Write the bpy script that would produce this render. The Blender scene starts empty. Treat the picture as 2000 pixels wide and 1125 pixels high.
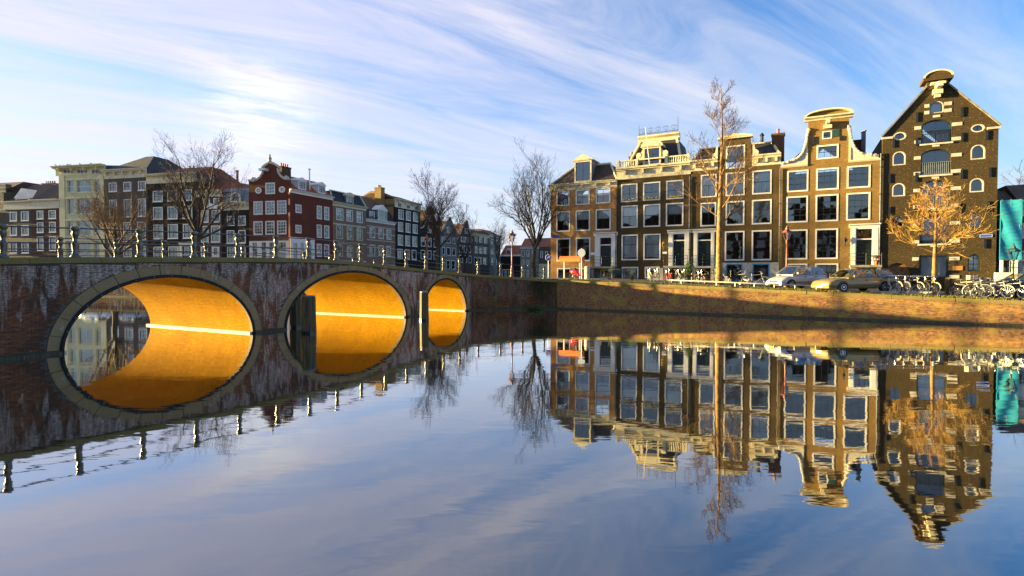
import bpy, bmesh, math, random
from mathutils import Vector, Matrix
from mathutils.geometry import tessellate_polygon
R = math.radians
random.seed(7)
SC = bpy.context.scene
COL = SC.collection

# ------------------------------------------------------------------ camera, sky, sun, exposure
FPX, CXP, CYP, EYE = 1064.0, 1000.0, 562.5, 2.7
TILT = math.atan(25.5 / FPX)
cam_d = bpy.data.cameras.new("camera")
cam_d.sensor_width = 36; cam_d.lens = 36 * FPX / 2000.0
cam_d.clip_start = 0.1; cam_d.clip_end = 6000
cam = bpy.data.objects.new("camera", cam_d); COL.objects.link(cam)
cam.location = (0, 0, EYE); cam.rotation_euler = (math.pi / 2 - TILT, 0, 0)
SC.camera = cam
SUN_AZ = R(-77.0); SUN_EL = R(5.2)
SDIR = Vector((math.sin(SUN_AZ) * math.cos(SUN_EL), math.cos(SUN_AZ) * math.cos(SUN_EL), math.sin(SUN_EL)))
sun_d = bpy.data.lights.new("sun", 'SUN')
sun_d.energy = 5.0; sun_d.angle = R(0.8); sun_d.color = (1.0, 0.75, 0.31)
sun = bpy.data.objects.new("sun", sun_d); COL.objects.link(sun)
sun.rotation_euler = SDIR.to_track_quat('Z', 'Y').to_euler()
SC.view_settings.view_transform = 'Standard'; SC.view_settings.look = 'None'
SC.view_settings.gamma = 1.0; SC.view_settings.use_curve_mapping = False
SC.view_settings.exposure = 2.6
world = bpy.data.worlds.new("World"); SC.world = world; world.use_nodes = True

def nd(t, typ, loc=None, **kw):
    n = t.nodes.new(typ)
    for k, v in kw.items(): setattr(n, k, v)
    return n
def lk(t, a, b): t.links.new(a, b)
def mathn(t, op, a, b=None, clamp=False):
    n = t.nodes.new('ShaderNodeMath'); n.operation = op; n.use_clamp = clamp
    for i, v in enumerate((a, b)):
        if v is None: continue
        if isinstance(v, (int, float)): n.inputs[i].default_value = v
        else: t.links.new(v, n.inputs[i])
    return n.outputs[0]
def mixc(t, fac, a, b, typ='MIX'):
    n = t.nodes.new('ShaderNodeMix'); n.data_type = 'RGBA'; n.blend_type = typ
    for s, v in ((n.inputs[0], fac), (n.inputs[6], a), (n.inputs[7], b)):
        if isinstance(v, (int, float)): s.default_value = v
        elif isinstance(v, (tuple, list)): s.default_value = (*v, 1) if len(v) == 3 else v
        else: t.links.new(v, s)
    return n.outputs[2]
def ramp(t, fac, stops):
    n = t.nodes.new('ShaderNodeValToRGB'); cr = n.color_ramp
    while len(cr.elements) < len(stops): cr.elements.new(0.5)
    for e, (p, c) in zip(cr.elements, stops):
        e.position = p; e.color = (c, c, c, 1) if isinstance(c, (int, float)) else (*c, 1)
    t.links.new(fac, n.inputs[0]); return n.outputs[0]
def noise(t, vec, scale, detail=4, rough=0.55, dist=0.0):
    n = t.nodes.new('ShaderNodeTexNoise'); n.inputs['Scale'].default_value = scale
    n.inputs['Detail'].default_value = detail; n.inputs['Roughness'].default_value = rough
    n.inputs['Distortion'].default_value = dist
    if vec is not None: t.links.new(vec, n.inputs['Vector'])
    return n.outputs['Fac']
def mapping(t, vec, scale=(1, 1, 1), rot=(0, 0, 0), loc=(0, 0, 0)):
    n = t.nodes.new('ShaderNodeMapping'); n.inputs['Scale'].default_value = scale
    n.inputs['Rotation'].default_value = rot; n.inputs['Location'].default_value = loc
    t.links.new(vec, n.inputs['Vector']); return n.outputs[0]

def build_world():
    t = world.node_tree; t.nodes.clear()
    sky = nd(t, 'ShaderNodeTexSky', sky_type='NISHITA')
    sky.sun_disc = False; sky.sun_elevation = SUN_EL; sky.sun_rotation = SUN_AZ
    sky.altitude = 0; sky.air_density = 1.0; sky.dust_density = 0.6; sky.ozone_density = 2.5
    tc = nd(t, 'ShaderNodeTexCoord'); g = tc.outputs['Generated']
    sep = nd(t, 'ShaderNodeSeparateXYZ'); lk(t, g, sep.inputs[0])
    zc = mathn(t, 'MAXIMUM', sep.outputs[2], 0.0)
    den = mathn(t, 'ADD', zc, 0.12)
    px = mathn(t, 'DIVIDE', sep.outputs[0], den); py = mathn(t, 'DIVIDE', sep.outputs[1], den)
    cb = nd(t, 'ShaderNodeCombineXYZ'); lk(t, px, cb.inputs[0]); lk(t, py, cb.inputs[1])
    v = cb.outputs[0]
    # wind-drawn cirrus: noise stretched along one heading, plus broad veils
    vr = mapping(t, v, (1, 1, 1), (0, 0, R(-33)))
    v1 = mapping(t, vr, (0.42, 2.0, 1), (0, 0, 0), (3.1, 1.7, 0))
    n1 = noise(t, v1, 1.25, 10, 0.62, 1.1)
    v2 = mapping(t, vr, (0.35, 0.8, 1), (0, 0, 0), (0.4, 5.2, 0))
    n2 = noise(t, v2, 0.9, 5, 0.5, 0.4)
    # cirrus thickens towards the sun side of the sky
    sd = nd(t, 'ShaderNodeVectorMath', operation='DOT_PRODUCT'); lk(t, g, sd.inputs[0])
    sd.inputs[1].default_value = (-0.80, 0.57, 0.17)
    s01 = mathn(t, 'MULTIPLY', mathn(t, 'ADD', sd.outputs['Value'], 0.15), 0.87, True)
    cov = mathn(t, 'ADD', mathn(t, 'ADD', mathn(t, 'MULTIPLY', n1, 1.35), mathn(t, 'MULTIPLY', n2, 0.55)), mathn(t, 'MULTIPLY', s01, 0.34))
    cl = ramp(t, mathn(t, 'MULTIPLY', cov, 0.5), [(0.0, 0.0), (0.42, 0.0), (0.56, 0.45), (0.72, 0.92)])
    cl = mathn(t, 'MULTIPLY', cl, 0.92)
    hz = ramp(t, sep.outputs[2], [(0.0, 0.85), (0.10, 0.52), (0.38, 0.0)])
    ccol = mixc(t, s01, (0.98, 1.06, 1.18), (1.20, 1.10, 1.26))
    skyg = mixc(t, 1.0, sky.outputs[0], (0.28, 0.445, 0.65), 'MULTIPLY')
    skyc = mixc(t, hz, skyg, mixc(t, s01, (0.95, 1.08, 1.20), (1.32, 1.25, 1.30)))
    out = mixc(t, cl, skyc, ccol)
    # the one thin bright cloud low over the corner house
    sp = nd(t, 'ShaderNodeVectorMath', operation='DOT_PRODUCT'); lk(t, g, sp.inputs[0]); sp.inputs[1].default_value = (-0.402, 0.877, 0.262)
    spot = mathn(t, 'MULTIPLY', ramp(t, mathn(t, 'MULTIPLY', mathn(t, 'SUBTRACT', sp.outputs['Value'], 0.99), 100.0), [(0.0, 0.0), (0.6, 0.25), (0.97, 0.8)]), ramp(t, noise(t, mapping(t, vr, (1.0, 3.0, 1), (0, 0, 0), (1.1, 2.7, 0)), 2.2, 8, 0.65, 0.6), [(0.36, 0.0), (0.62, 1.0)]))
    out = mixc(t, spot, out, (1.5, 1.46, 1.48))
    bg = nd(t, 'ShaderNodeBackground'); lk(t, out, bg.inputs[0]); bg.inputs[1].default_value = 0.135
    o = nd(t, 'ShaderNodeOutputWorld'); lk(t, bg.outputs[0], o.inputs[0])
build_world()

# ------------------------------------------------------------------ photo-survey helpers (a pixel of the photo -> a point on a known wall plane)
def ray(x, y):
    a = (x - CXP) / FPX; b = (CYP - y) / FPX
    Y = math.cos(TILT) + b * math.sin(TILT); Z = -math.sin(TILT) + b * math.cos(TILT)
    return a / Y, Z / Y
class Plane:
    """a vertical plane: P + k*d, local x along d, local y away from the viewer's side"""
    def __init__(s, P, Q):
        s.P = Vector(P); d = Vector(Q) - s.P; s.d = d.normalized(); s.ang = math.atan2(s.d.y, s.d.x)
        s.n = Vector((-s.d.y, s.d.x))
    def uz(s, x, y):
        a, c = ray(x, y)
        k = (a * s.P.y - s.P.x) / (s.d.x - a * s.d.y); Y = s.P.y + k * s.d.y
        return k, EYE + c * Y
    def at(s, k, off=0.0):
        p = s.P + s.d * k + s.n * off; return p
def on_depth(x, Y): return Vector(((x - CXP) / FPX * Y, Y))

# ------------------------------------------------------------------ mesh helpers
class MB:
    def __init__(s): s.v = []; s.f = []
    def poly(s, pts):
        n = len(s.v); s.v += [tuple(p) for p in pts]; s.f.append(tuple(range(n, n + len(pts)))); return s
    def box(s, x0, x1, y0, y1, z0, z1):
        n = len(s.v)
        s.v += [(x, y, z) for z in (z0, z1) for y in (y0, y1) for x in (x0, x1)]
        for f in ((0, 2, 3, 1), (4, 5, 7, 6), (0, 1, 5, 4), (2, 6, 7, 3), (0, 4, 6, 2), (1, 3, 7, 5)):
            s.f.append(tuple(n + i for i in f))
        return s
    def hexa(s, bot, top):
        n = len(s.v); s.v += [tuple(p) for p in bot] + [tuple(p) for p in top]; k = len(bot)
        s.f.append(tuple(n + i for i in reversed(range(k)))); s.f.append(tuple(n + k + i for i in range(k)))
        for i in range(k):
            j = (i + 1) % k; s.f.append((n + i, n + j, n + k + j, n + k + i))
        return s
    def prism(s, pts, y0, y1, holes=(), open_back=False):
        """polygon in x,z extruded along y, with holes"""
        loops = [pts] + list(holes)
        tris = tessellate_polygon([[Vector((p[0], p[1], 0)) for p in l] for l in loops])
        flat = [p for l in loops for p in l]; n = len(s.v); m = len(flat)
        s.v += [(p[0], y0, p[1]) for p in flat] + [(p[0], y1, p[1]) for p in flat]
        for t in tris:
            a, b, c = (Vector((flat[i][0], flat[i][1])) for i in t)
            if (b - a).cross(c - a) < 0: t = (t[0], t[2], t[1])
            s.f.append((n + t[0], n + t[1], n + t[2]))
            if not open_back: s.f.append((n + m + t[0], n + m + t[2], n + m + t[1]))
        o = 0
        for li, l in enumerate(loops):
            k = len(l); ar = sum(l[i][0] * l[(i + 1) % k][1] - l[(i + 1) % k][0] * l[i][1] for i in range(k))
            for i in range(k):
                a, b = n + o + i, n + o + (i + 1) % k
                q = (a, a + m, b + m, b)
                if (ar > 0) != (li == 0): q = q[::-1]
                s.f.append(q[::-1] if False else q)
            o += k
        return s
    def tube(s, p0, p1, r0, r1=None, n=6, caps=True):
        return s.path([p0, p1], [r0, r0 if r1 is None else r1], n, caps)
    def path(s, pts, rs, n=6, caps=True):
        pts = [Vector(p) for p in pts]; base = len(s.v)
        if isinstance(rs, (int, float)): rs = [rs] * len(pts)
        up = None
        for i, p in enumerate(pts):
            d = (pts[min(i + 1, len(pts) - 1)] - pts[max(i - 1, 0)])
            if d.length < 1e-9: d = Vector((0, 0, 1))
            d.normalize()
            if up is None: up = Vector((1, 0, 0)) if abs(d.x) < 0.9 else Vector((0, 1, 0))
            a = d.cross(up)
            if a.length < 1e-6: a = d.orthogonal()
            a.normalize(); b = d.cross(a); up = a.cross(d); up = -up if up.length == 0 else up
            for k in range(n):
                t = 2 * math.pi * k / n
                q = p + (a * math.cos(t) + b * math.sin(t)) * rs[i]; s.v.append((q.x, q.y, q.z))
            up = b if False else up
        for i in range(len(pts) - 1):
            for k in range(n):
                a = base + i * n + k; b = base + i * n + (k + 1) % n
                s.f.append((a, b, b + n, a + n))
        if caps and n > 2:
            s.f.append(tuple(base + k for k in reversed(range(n))))
            s.f.append(tuple(base + (len(pts) - 1) * n + k for k in range(n)))
        return s
    def lathe(s, prof, c=(0, 0, 0), n=10, rot=0.0):
        base = len(s.v)
        for r, z in prof:
            for k in range(n):
                t = 2 * math.pi * k / n + rot
                s.v.append((c[0] + r * math.cos(t), c[1] + r * math.sin(t), c[2] + z))
        for i in range(len(prof) - 1):
            for k in range(n):
                a = base + i * n + k; b = base + i * n + (k + 1) % n
                s.f.append((a, b, b + n, a + n))
        s.f.append(tuple(base + k for k in reversed(range(n))))
        s.f.append(tuple(base + (len(prof) - 1) * n + k for k in range(n)))
        return s
    def torus(s, c, R0, r, axis='y', n=24, m=6):
        pts = []
        for i in range(n):
            t = 2 * math.pi * i / n
            pts.append((math.cos(t), math.sin(t)))
        base = len(s.v)
        for i, (ct, st) in enumerate(pts):
            for k in range(m):
                a = 2 * math.pi * k / m; rr = R0 + r * math.cos(a); h = r * math.sin(a)
                if axis == 'y': s.v.append((c[0] + rr * ct, c[1] + h, c[2] + rr * st))
                elif axis == 'z': s.v.append((c[0] + rr * ct, c[1] + rr * st, c[2] + h))
                else: s.v.append((c[0] + h, c[1] + rr * ct, c[2] + rr * st))
        for i in range(n):
            for k in range(m):
                a = base + i * m + k; b = base + i * m + (k + 1) % m
                c2 = base + ((i + 1) % n) * m + (k + 1) % m; d = base + ((i + 1) % n) * m + k
                s.f.append((a, b, c2, d))
        return s
    def ext(s, prof, x0, x1):
        """profile polygon in y,z extruded along x"""
        n = len(s.v); k = len(prof)
        s.v += [(x0, y, z) for y, z in prof] + [(x1, y, z) for y, z in prof]
        s.f.append(tuple(n + i for i in range(k))); s.f.append(tuple(n + k + i for i in reversed(range(k))))
        for i in range(k):
            j = (i + 1) % k; s.f.append((n + i, n + k + i, n + k + j, n + j))
        return s
    def build(s, name, mat, parent=None, loc=None, rz=None, smooth=False, fixn=False):
        me = bpy.data.meshes.new(name); me.from_pydata(s.v, [], s.f)
        if fixn:
            bm = bmesh.new(); bm.from_mesh(me); bmesh.ops.recalc_face_normals(bm, faces=bm.faces[:]); bm.to_mesh(me); bm.free()
        uv = me.uv_layers.new(name="UVMap").data
        vs = s.v
        for p in me.polygons:
            nx, ny, nz = (abs(c) for c in p.normal)
            for li in p.loop_indices:
                x, y, z = vs[me.loops[li].vertex_index]
                uv[li].uv = (x, y) if nz > max(nx, ny) * 1.2 else ((x, z) if ny >= nx else (y, z))
        if smooth: me.polygons.foreach_set("use_smooth", [True] * len(me.polygons))
        if mat is not None: me.materials.append(M[mat] if isinstance(mat, str) else mat)
        return obj(name, me, parent, loc, rz)
def obj(name, data, parent=None, loc=None, rz=None):
    o = bpy.data.objects.new(name, data); COL.objects.link(o)
    if parent is not None: o.parent = parent
    if loc is not None: o.location = loc
    if rz is not None: o.rotation_euler = (0, 0, rz)
    return o
def tag(o, label, cat, group=None):
    o["label"] = label; o["category"] = cat
    if group: o["group"] = group
    return o
def thing(name, label, cat, loc=(0, 0, 0), rz=0.0, group=None):
    return tag(obj(name, None, None, loc, rz), label, cat, group)
def struct(o): o["kind"] = "structure"; return o
def stuff(o): o["kind"] = "stuff"; return o
def dup(root, loc, rz, label, group=None, swap=None):
    def cp(o, par):
        c = o.copy(); COL.objects.link(c); c.parent = par
        if swap and c.data and c.data.materials and c.data.materials[0].name in swap:
            c.data = c.data.copy(); c.data.materials[0] = M[swap[c.data.materials[0].name]]
        for ch in [x for x in o.children]: cp(ch, c)
        return c
    r = cp(root, None); r.location = loc; r.rotation_euler = (0, 0, rz); r["label"] = label
    if group: r["group"] = group
    return r
# ------------------------------------------------------------------ materials
M = {}
def mat(name):
    m = bpy.data.materials.new(name); m.use_nodes = True; t = m.node_tree
    b = t.nodes['Principled BSDF']; M[name] = m; return m, t, b
def uvn(t): return nd(t, 'ShaderNodeTexCoord').outputs['UV']
def objn(t): return nd(t, 'ShaderNodeTexCoord').outputs['Object']
def posn(t): return nd(t, 'ShaderNodeNewGeometry').outputs['Position']
def bump(t, b, h, strength=0.3, dist=0.02):
    n = nd(t, 'ShaderNodeBump'); n.inputs['Strength'].default_value = strength; n.inputs['Distance'].default_value = dist
    lk(t, h, n.inputs['Height']); lk(t, n.outputs[0], b.inputs['Normal'])
def plain(name, col, rough=0.6, var=0.12, scale=3.0, metal=0.0, spec=None, bmp=0.0):
    m, t, b = mat(name); p = posn(t)
    n = noise(t, p, scale, 6, 0.6)
    c2 = tuple(max(0, c * (1 - 2.2 * var)) for c in col); c1 = tuple(min(1, c * (1 + var)) for c in col)
    lk(t, mixc(t, ramp(t, n, [(0.3, 0), (0.7, 1)]), c2, c1), b.inputs['Base Color'])
    b.inputs['Roughness'].default_value = rough; b.inputs['Metallic'].default_value = metal
    if spec is not None: b.inputs['Specular IOR Level'].default_value = spec
    if bmp: bump(t, b, noise(t, p, scale * 12, 3), bmp, 0.01)
    return m
def brick(name, c1, c2, mortar, bw=0.23, bh=0.072, dirt=0.35, speck=0.0, mottle=1.0):
    m, t, b = mat(name); uv = uvn(t); p = posn(t)
    br = nd(t, 'ShaderNodeTexBrick'); lk(t, uv, br.inputs['Vector'])
    br.inputs['Scale'].default_value = 1.0; br.inputs['Brick Width'].default_value = bw; br.inputs['Row Height'].default_value = bh
    br.inputs['Mortar Size'].default_value = 0.008; br.inputs['Mortar Smooth'].default_value = 0.2; br.inputs['Bias'].default_value = -0.1
    br.inputs['Color1'].default_value = (*c1, 1); br.inputs['Color2'].default_value = (*c2, 1); br.inputs['Mortar'].default_value = (*mortar, 1)
    col = br.outputs['Color']
    fine = noise(t, mapping(t, uv, (1 / bw, 1 / bh, 1)), 0.9, 2, 0.5)
    col = mixc(t, ramp(t, fine, [(0.35, 0.55 * mottle), (0.65, 0)]), col, tuple(c * 0.45 for c in c1))
    big = noise(t, p, 0.55, 6, 0.62)
    col = mixc(t, ramp(t, big, [(0.42, dirt), (0.62, 0)]), col, tuple(c * 0.4 for c in c2))
    stv = noise(t, mapping(t, p, (1.6, 1.6, 0.16)), 1.0, 5, 0.6)
    col = mixc(t, ramp(t, stv, [(0.5, 0), (0.72, dirt * 0.8)]), col, tuple(0.6 * c for c in mortar))
    if speck:
        sp = noise(t, mapping(t, uv, (1 / bw * 1.7, 1 / bh * 1.3, 1), (0, 0, 0), (9, 4, 0)), 1.0, 1, 0.5)
        col = mixc(t, ramp(t, sp, [(0.66, 0), (0.70, speck)]), col, (0.30, 0.17, 0.06))
    lk(t, col, b.inputs['Base Color']); b.inputs['Roughness'].default_value = 0.85
    b.inputs['Specular IOR Level'].default_value = 0.25
    h = mathn(t, 'ADD', mathn(t, 'MULTIPLY', br.outputs['Fac'], -1.0), mathn(t, 'MULTIPLY', fine, 0.7))
    bump(t, b, h, 0.6, 0.012)
    return m
def tiles(name, c1, c2, w=0.24, hgt=0.3):
    m, t, b = mat(name); uv = uvn(t); p = posn(t)
    br = nd(t, 'ShaderNodeTexBrick'); lk(t, uv, br.inputs['Vector']); br.offset = 0.0
    br.inputs['Scale'].default_value = 1.0; br.inputs['Brick Width'].default_value = w; br.inputs['Row Height'].default_value = hgt
    br.inputs['Mortar Size'].default_value = 0.02; br.inputs['Mortar Smooth'].default_value = 0.8
    br.inputs['Color1'].default_value = (*c1, 1); br.inputs['Color2'].default_value = (*c2, 1); br.inputs['Mortar'].default_value = (*[c * 0.3 for c in c1], 1)
    n = noise(t, p, 0.9, 6, 0.6)
    lk(t, mixc(t, ramp(t, n, [(0.4, 0.6), (0.65, 0)]), br.outputs['Color'], tuple(c * 0.35 + 0.01 for c in c1)), b.inputs['Base Color'])
    b.inputs['Roughness'].default_value = 0.75
    bump(t, b, br.outputs['Fac'], -0.8, 0.03) if False else bump(t, b, mathn(t, 'MULTIPLY', br.outputs['Fac'], -1.0), 0.9, 0.03)
    return m
def make_materials():
    brick('brick_orange', (0.62, 0.29, 0.075), (0.47, 0.205, 0.05), (0.34, 0.22, 0.11), dirt=0.25)
    brick('brick_dark', (0.12, 0.073, 0.021), (0.078, 0.048, 0.016), (0.065, 0.046, 0.02), dirt=0.3)
    brick('brick_olive', (0.15, 0.09, 0.027), (0.10, 0.06, 0.02), (0.085, 0.058, 0.026), dirt=0.3)
    brick('brick_tan', (0.36, 0.20, 0.045), (0.24, 0.13, 0.032), (0.21, 0.14, 0.06), dirt=0.25)
    brick('brick_warehouse', (0.072, 0.047, 0.016), (0.05, 0.033, 0.012), (0.055, 0.04, 0.017), dirt=0.2, speck=0.8)
    brick('brick_red', (0.20, 0.05, 0.024), (0.14, 0.034, 0.018), (0.13, 0.06, 0.04), dirt=0.3)
    brick('brick_grey', (0.15, 0.115, 0.08), (0.11, 0.085, 0.06), (0.12, 0.10, 0.075), dirt=0.25)
    brick('brick_brown', (0.14, 0.068, 0.036), (0.10, 0.048, 0.028), (0.09, 0.07, 0.055), dirt=0.25)
    brick('brick_blackish', (0.026, 0.017, 0.011), (0.019, 0.013, 0.009), (0.026, 0.02, 0.015), dirt=0.2)
    brick('brick_pink', (0.36, 0.20, 0.12), (0.28, 0.145, 0.085), (0.20, 0.16, 0.13), dirt=0.2)
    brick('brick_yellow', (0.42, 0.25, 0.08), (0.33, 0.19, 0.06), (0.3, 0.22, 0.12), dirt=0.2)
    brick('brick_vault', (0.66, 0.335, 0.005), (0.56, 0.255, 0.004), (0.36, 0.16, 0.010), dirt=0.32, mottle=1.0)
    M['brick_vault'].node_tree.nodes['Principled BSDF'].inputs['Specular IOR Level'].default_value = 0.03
    tiles('tiles_red', (0.48, 0.12, 0.03), (0.34, 0.08, 0.025))
    tiles('tiles_dark', (0.07, 0.045, 0.03), (0.045, 0.03, 0.022))
    tiles('slate', (0.035, 0.036, 0.036), (0.022, 0.023, 0.025), 0.28, 0.2)
    tiles('tiles_brown', (0.20, 0.095, 0.04), (0.13, 0.06, 0.028))
    plain('white_paint', (0.70, 0.67, 0.59), 0.45, 0.05, 2.0)
    plain('cream_paint', (0.62, 0.54, 0.34), 0.5, 0.08, 2.0)
    plain('yellow_paint', (0.60, 0.54, 0.28), 0.6, 0.07, 0.8)
    plain('stone_white', (0.52, 0.47, 0.37), 0.7, 0.15, 3.0, bmp=0.2)
    plain('stone_grey', (0.24, 0.22, 0.17), 0.85, 0.25, 2.5, bmp=0.4)
    plain('sash_dark', (0.02, 0.03, 0.028), 0.3, 0.1)
    plain('door_green', (0.008, 0.018, 0.015), 0.25, 0.1)
    plain('shutter_green', (0.015, 0.06, 0.04), 0.4, 0.1)
    plain('black_iron', (0.012, 0.014, 0.014), 0.35, 0.2, spec=0.6)
    plain('rail_paint', (0.02, 0.028, 0.026), 0.22, 0.2, spec=0.8)
    plain('post_paint', (0.11, 0.085, 0.035), 0.34, 0.3, 5.0, spec=0.4)
    M['post_paint'].node_tree.nodes['Principled BSDF'].inputs['Coat Weight'].default_value = 1.0; M['post_paint'].node_tree.nodes['Principled BSDF'].inputs['Coat Roughness'].default_value = 0.13; M['post_paint'].node_tree.nodes['Principled BSDF'].inputs['Coat IOR'].default_value = 1.5
    plain('lead_grey', (0.16, 0.18, 0.20), 0.5, 0.2)
    plain('plaster_grey', (0.17, 0.155, 0.12), 0.85, 0.12, 1.2)
    plain('net_teal', (0.012, 0.25, 0.36), 0.6, 0.14, 1.5)
    plain('wood_door', (0.26, 0.12, 0.04), 0.7, 0.3, 6.0)
    plain('plaque_wood', (0.42, 0.20, 0.05), 0.5, 0.1)
    plain('blue_paint', (0.06, 0.28, 0.5), 0.5, 0.1)
    plain('sign_blue', (0.02, 0.09, 0.42), 0.4, 0.05)
    plain('sign_white', (0.75, 0.76, 0.78), 0.4, 0.03)
    plain('sign_back', (0.30, 0.34, 0.42), 0.45, 0.06)
    plain('orange_canvas', (0.80, 0.18, 0.02), 0.6, 0.06)
    plain('red_paint', (0.55, 0.02, 0.02), 0.25, 0.06, spec=0.7)
    plain('lamp_red', (0.21, 0.06, 0.04), 0.45, 0.15)
    plain('lamp_green', (0.02, 0.07, 0.07), 0.4, 0.15)
    plain('bollard_brown', (0.16, 0.05, 0.03), 0.55, 0.2)
    plain('bench_green', (0.02, 0.06, 0.05), 0.5, 0.15)
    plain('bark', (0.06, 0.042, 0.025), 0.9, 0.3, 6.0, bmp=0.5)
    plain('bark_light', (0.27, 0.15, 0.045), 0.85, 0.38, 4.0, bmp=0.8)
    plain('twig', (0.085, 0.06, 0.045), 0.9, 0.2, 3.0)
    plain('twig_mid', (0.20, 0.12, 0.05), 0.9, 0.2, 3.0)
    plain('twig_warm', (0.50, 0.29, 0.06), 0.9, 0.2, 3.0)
    plain('silver_paint', (0.36, 0.36, 0.37), 0.28, 0.03, metal=0.25)
    plain('bronze_paint', (0.24, 0.18, 0.075), 0.25, 0.05, metal=0.3)
    plain('van_white', (0.7, 0.72, 0.75), 0.35, 0.04)
    plain('car_black', (0.012, 0.012, 0.014), 0.2, 0.05)
    plain('rubber', (0.012, 0.012, 0.012), 0.8, 0.2)
    plain('alloy', (0.55, 0.55, 0.55), 0.3, 0.05, metal=0.8)
    plain('bumper_grey', (0.10, 0.10, 0.10), 0.5, 0.1)
    plain('plate_yellow', (0.80, 0.62, 0.02), 0.4, 0.03)
    plain('bike_cream', (0.55, 0.47, 0.33), 0.4, 0.1)
    plain('bike_black', (0.03, 0.03, 0.03), 0.35, 0.1)
    plain('bike_grey', (0.22, 0.22, 0.22), 0.4, 0.1)
    plain('saddle_brown', (0.06, 0.035, 0.02), 0.6, 0.1)
    plain('cover_grey', (0.10, 0.11, 0.13), 0.5, 0.15)
    plain('bird_white', (0.6, 0.6, 0.6), 0.8, 0.1)
    plain('curtain', (0.80, 0.80, 0.76), 0.9, 0.05, 1.0)
    plain('flower_yellow', (0.75, 0.5, 0.04), 0.8, 0.3, 9.0)
    plain('leaf_green', (0.08, 0.14, 0.02), 0.7, 0.35, 6.0)
    plain('leaf_dark', (0.02, 0.045, 0.012), 0.7, 0.4, 6.0)
    plain('grass', (0.22, 0.20, 0.025), 0.8, 0.35, 3.0)
    plain('asphalt', (0.075, 0.07, 0.065), 0.9, 0.2, 2.0, bmp=0.3)
    plain('brass', (0.36, 0.27, 0.07), 0.4, 0.15)
    plain('terracotta', (0.35, 0.13, 0.06), 0.7, 0.15)
    plain('interior', (0.10, 0.085, 0.07), 0.9, 0.1)
    # old oak mooring timber, wet and algae-green lower down is left to the stain's own shape
    m, t, b = mat('oak_pile'); p = posn(t)
    g = noise(t, mapping(t, p, (14, 14, 0.7)), 1.0, 6, 0.6)
    a = noise(t, p, 2.2, 5, 0.6)
    c = mixc(t, ramp(t, g, [(0.35, 0), (0.7, 1)]), (0.025, 0.020, 0.012), (0.14, 0.10, 0.045))
    lk(t, mixc(t, ramp(t, a, [(0.45, 0), (0.7, 0.75)]), c, (0.07, 0.075, 0.018)), b.inputs['Base Color'])
    b.inputs['Roughness'].default_value = 0.8; bump(t, b, g, 0.8, 0.03)
    # coping stones with moss
    m, t, b = mat('coping_stone'); p = posn(t)
    a = noise(t, p, 1.4, 7, 0.65); f = noise(t, p, 14, 5, 0.6)
    c = mixc(t, f, (0.14, 0.095, 0.035), (0.32, 0.225, 0.09))
    lk(t, mixc(t, ramp(t, a, [(0.38, 0), (0.62, 0.85)]), c, (0.17, 0.135, 0.018)), b.inputs['Base Color'])
    b.inputs['Roughness'].default_value = 0.9; bump(t, b, f, 0.5, 0.02)
    m, t, b = mat('voussoir_stone'); p = posn(t)
    a = noise(t, p, 1.1, 6, 0.6); f = noise(t, p, 22, 5, 0.6)
    c = mixc(t, f, (0.16, 0.10, 0.042), (0.42, 0.275, 0.12))
    c = mixc(t, ramp(t, a, [(0.5, 0), (0.7, 0.6)]), c, (0.12, 0.085, 0.025))
    w = noise(t, mapping(t, p, (1.5, 1.5, 0.5), (0, 0, 0), (4, 2, 1)), 1.6, 6, 0.65)
    lk(t, mixc(t, ramp(t, w, [(0.60, 0), (0.66, 0.5)]), c, (0.42, 0.38, 0.36)), b.inputs['Base Color'])
    b.inputs['Roughness'].default_value = 0.9; bump(t, b, f, 0.5, 0.015)
    # old red bridge brick with lime bloom running down it
    def old_brick(name, white, moss, as_tex):
        m, t, b = mat(name); uv = uvn(t); p = posn(t)
        n = noise(t, mapping(t, uv, (4.4, 13.5, 1)), 1.0, 1, 0.4)
        c = ramp(t, n, [(0.25, (0.11, 0.038, 0.016)), (0.5, (0.215, 0.075, 0.03)), (0.75, (0.32, 0.135, 0.055))])
        if as_tex:
            br = nd(t, 'ShaderNodeTexBrick'); lk(t, uv, br.inputs['Vector']); br.inputs['Scale'].default_value = 1.0
            br.inputs['Brick Width'].default_value = 0.23; br.inputs['Row Height'].default_value = 0.075
            br.inputs['Mortar Size'].default_value = 0.007; br.inputs['Color1'].default_value = (1, 1, 1, 1); br.inputs['Color2'].default_value = (0.5, 0.42, 0.4, 1)
            br.inputs['Mortar'].default_value = (0.45, 0.5, 0.5, 1)
            c = mixc(t, 1.0, c, br.outputs['Color'], 'MULTIPLY'); bump(t, b, mathn(t, 'MULTIPLY', br.outputs['Fac'], -1.0), 0.7, 0.015)
        else: bump(t, b, noise(t, p, 40, 3), 0.4, 0.01)
        d = noise(t, p, 0.5, 6, 0.6)
        c = mixc(t, ramp(t, d, [(0.42, 0.75), (0.60, 0)]), c, (0.045, 0.03, 0.022))
        e = noise(t, mapping(t, p, (3.6, 3.6, 0.8), (0, 0, 0), (1.3, 7, 2)), 1.0, 7, 0.68, 0.5)
        br2 = noise(t, p, 0.23, 3, 0.5)
        sz = nd(t, 'ShaderNodeSeparateXYZ'); lk(t, p, sz.inputs[0])
        pat = mathn(t, 'ADD', mathn(t, 'ADD', e, mathn(t, 'MULTIPLY', br2, 0.5)), mathn(t, 'MULTIPLY', sz.outputs[2], 0.055))
        fbk = ramp(t, noise(t, mapping(t, p, (9, 9, 16)), 1.0, 6, 0.7), [(0.38, 0.15), (0.60, 1.0)])
        c = mixc(t, mathn(t, 'MULTIPLY', ramp(t, pat, [(0.815, 0), (0.89, white * 0.55), (1.0, white)]), fbk), c, (0.64, 0.50, 0.40))
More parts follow.
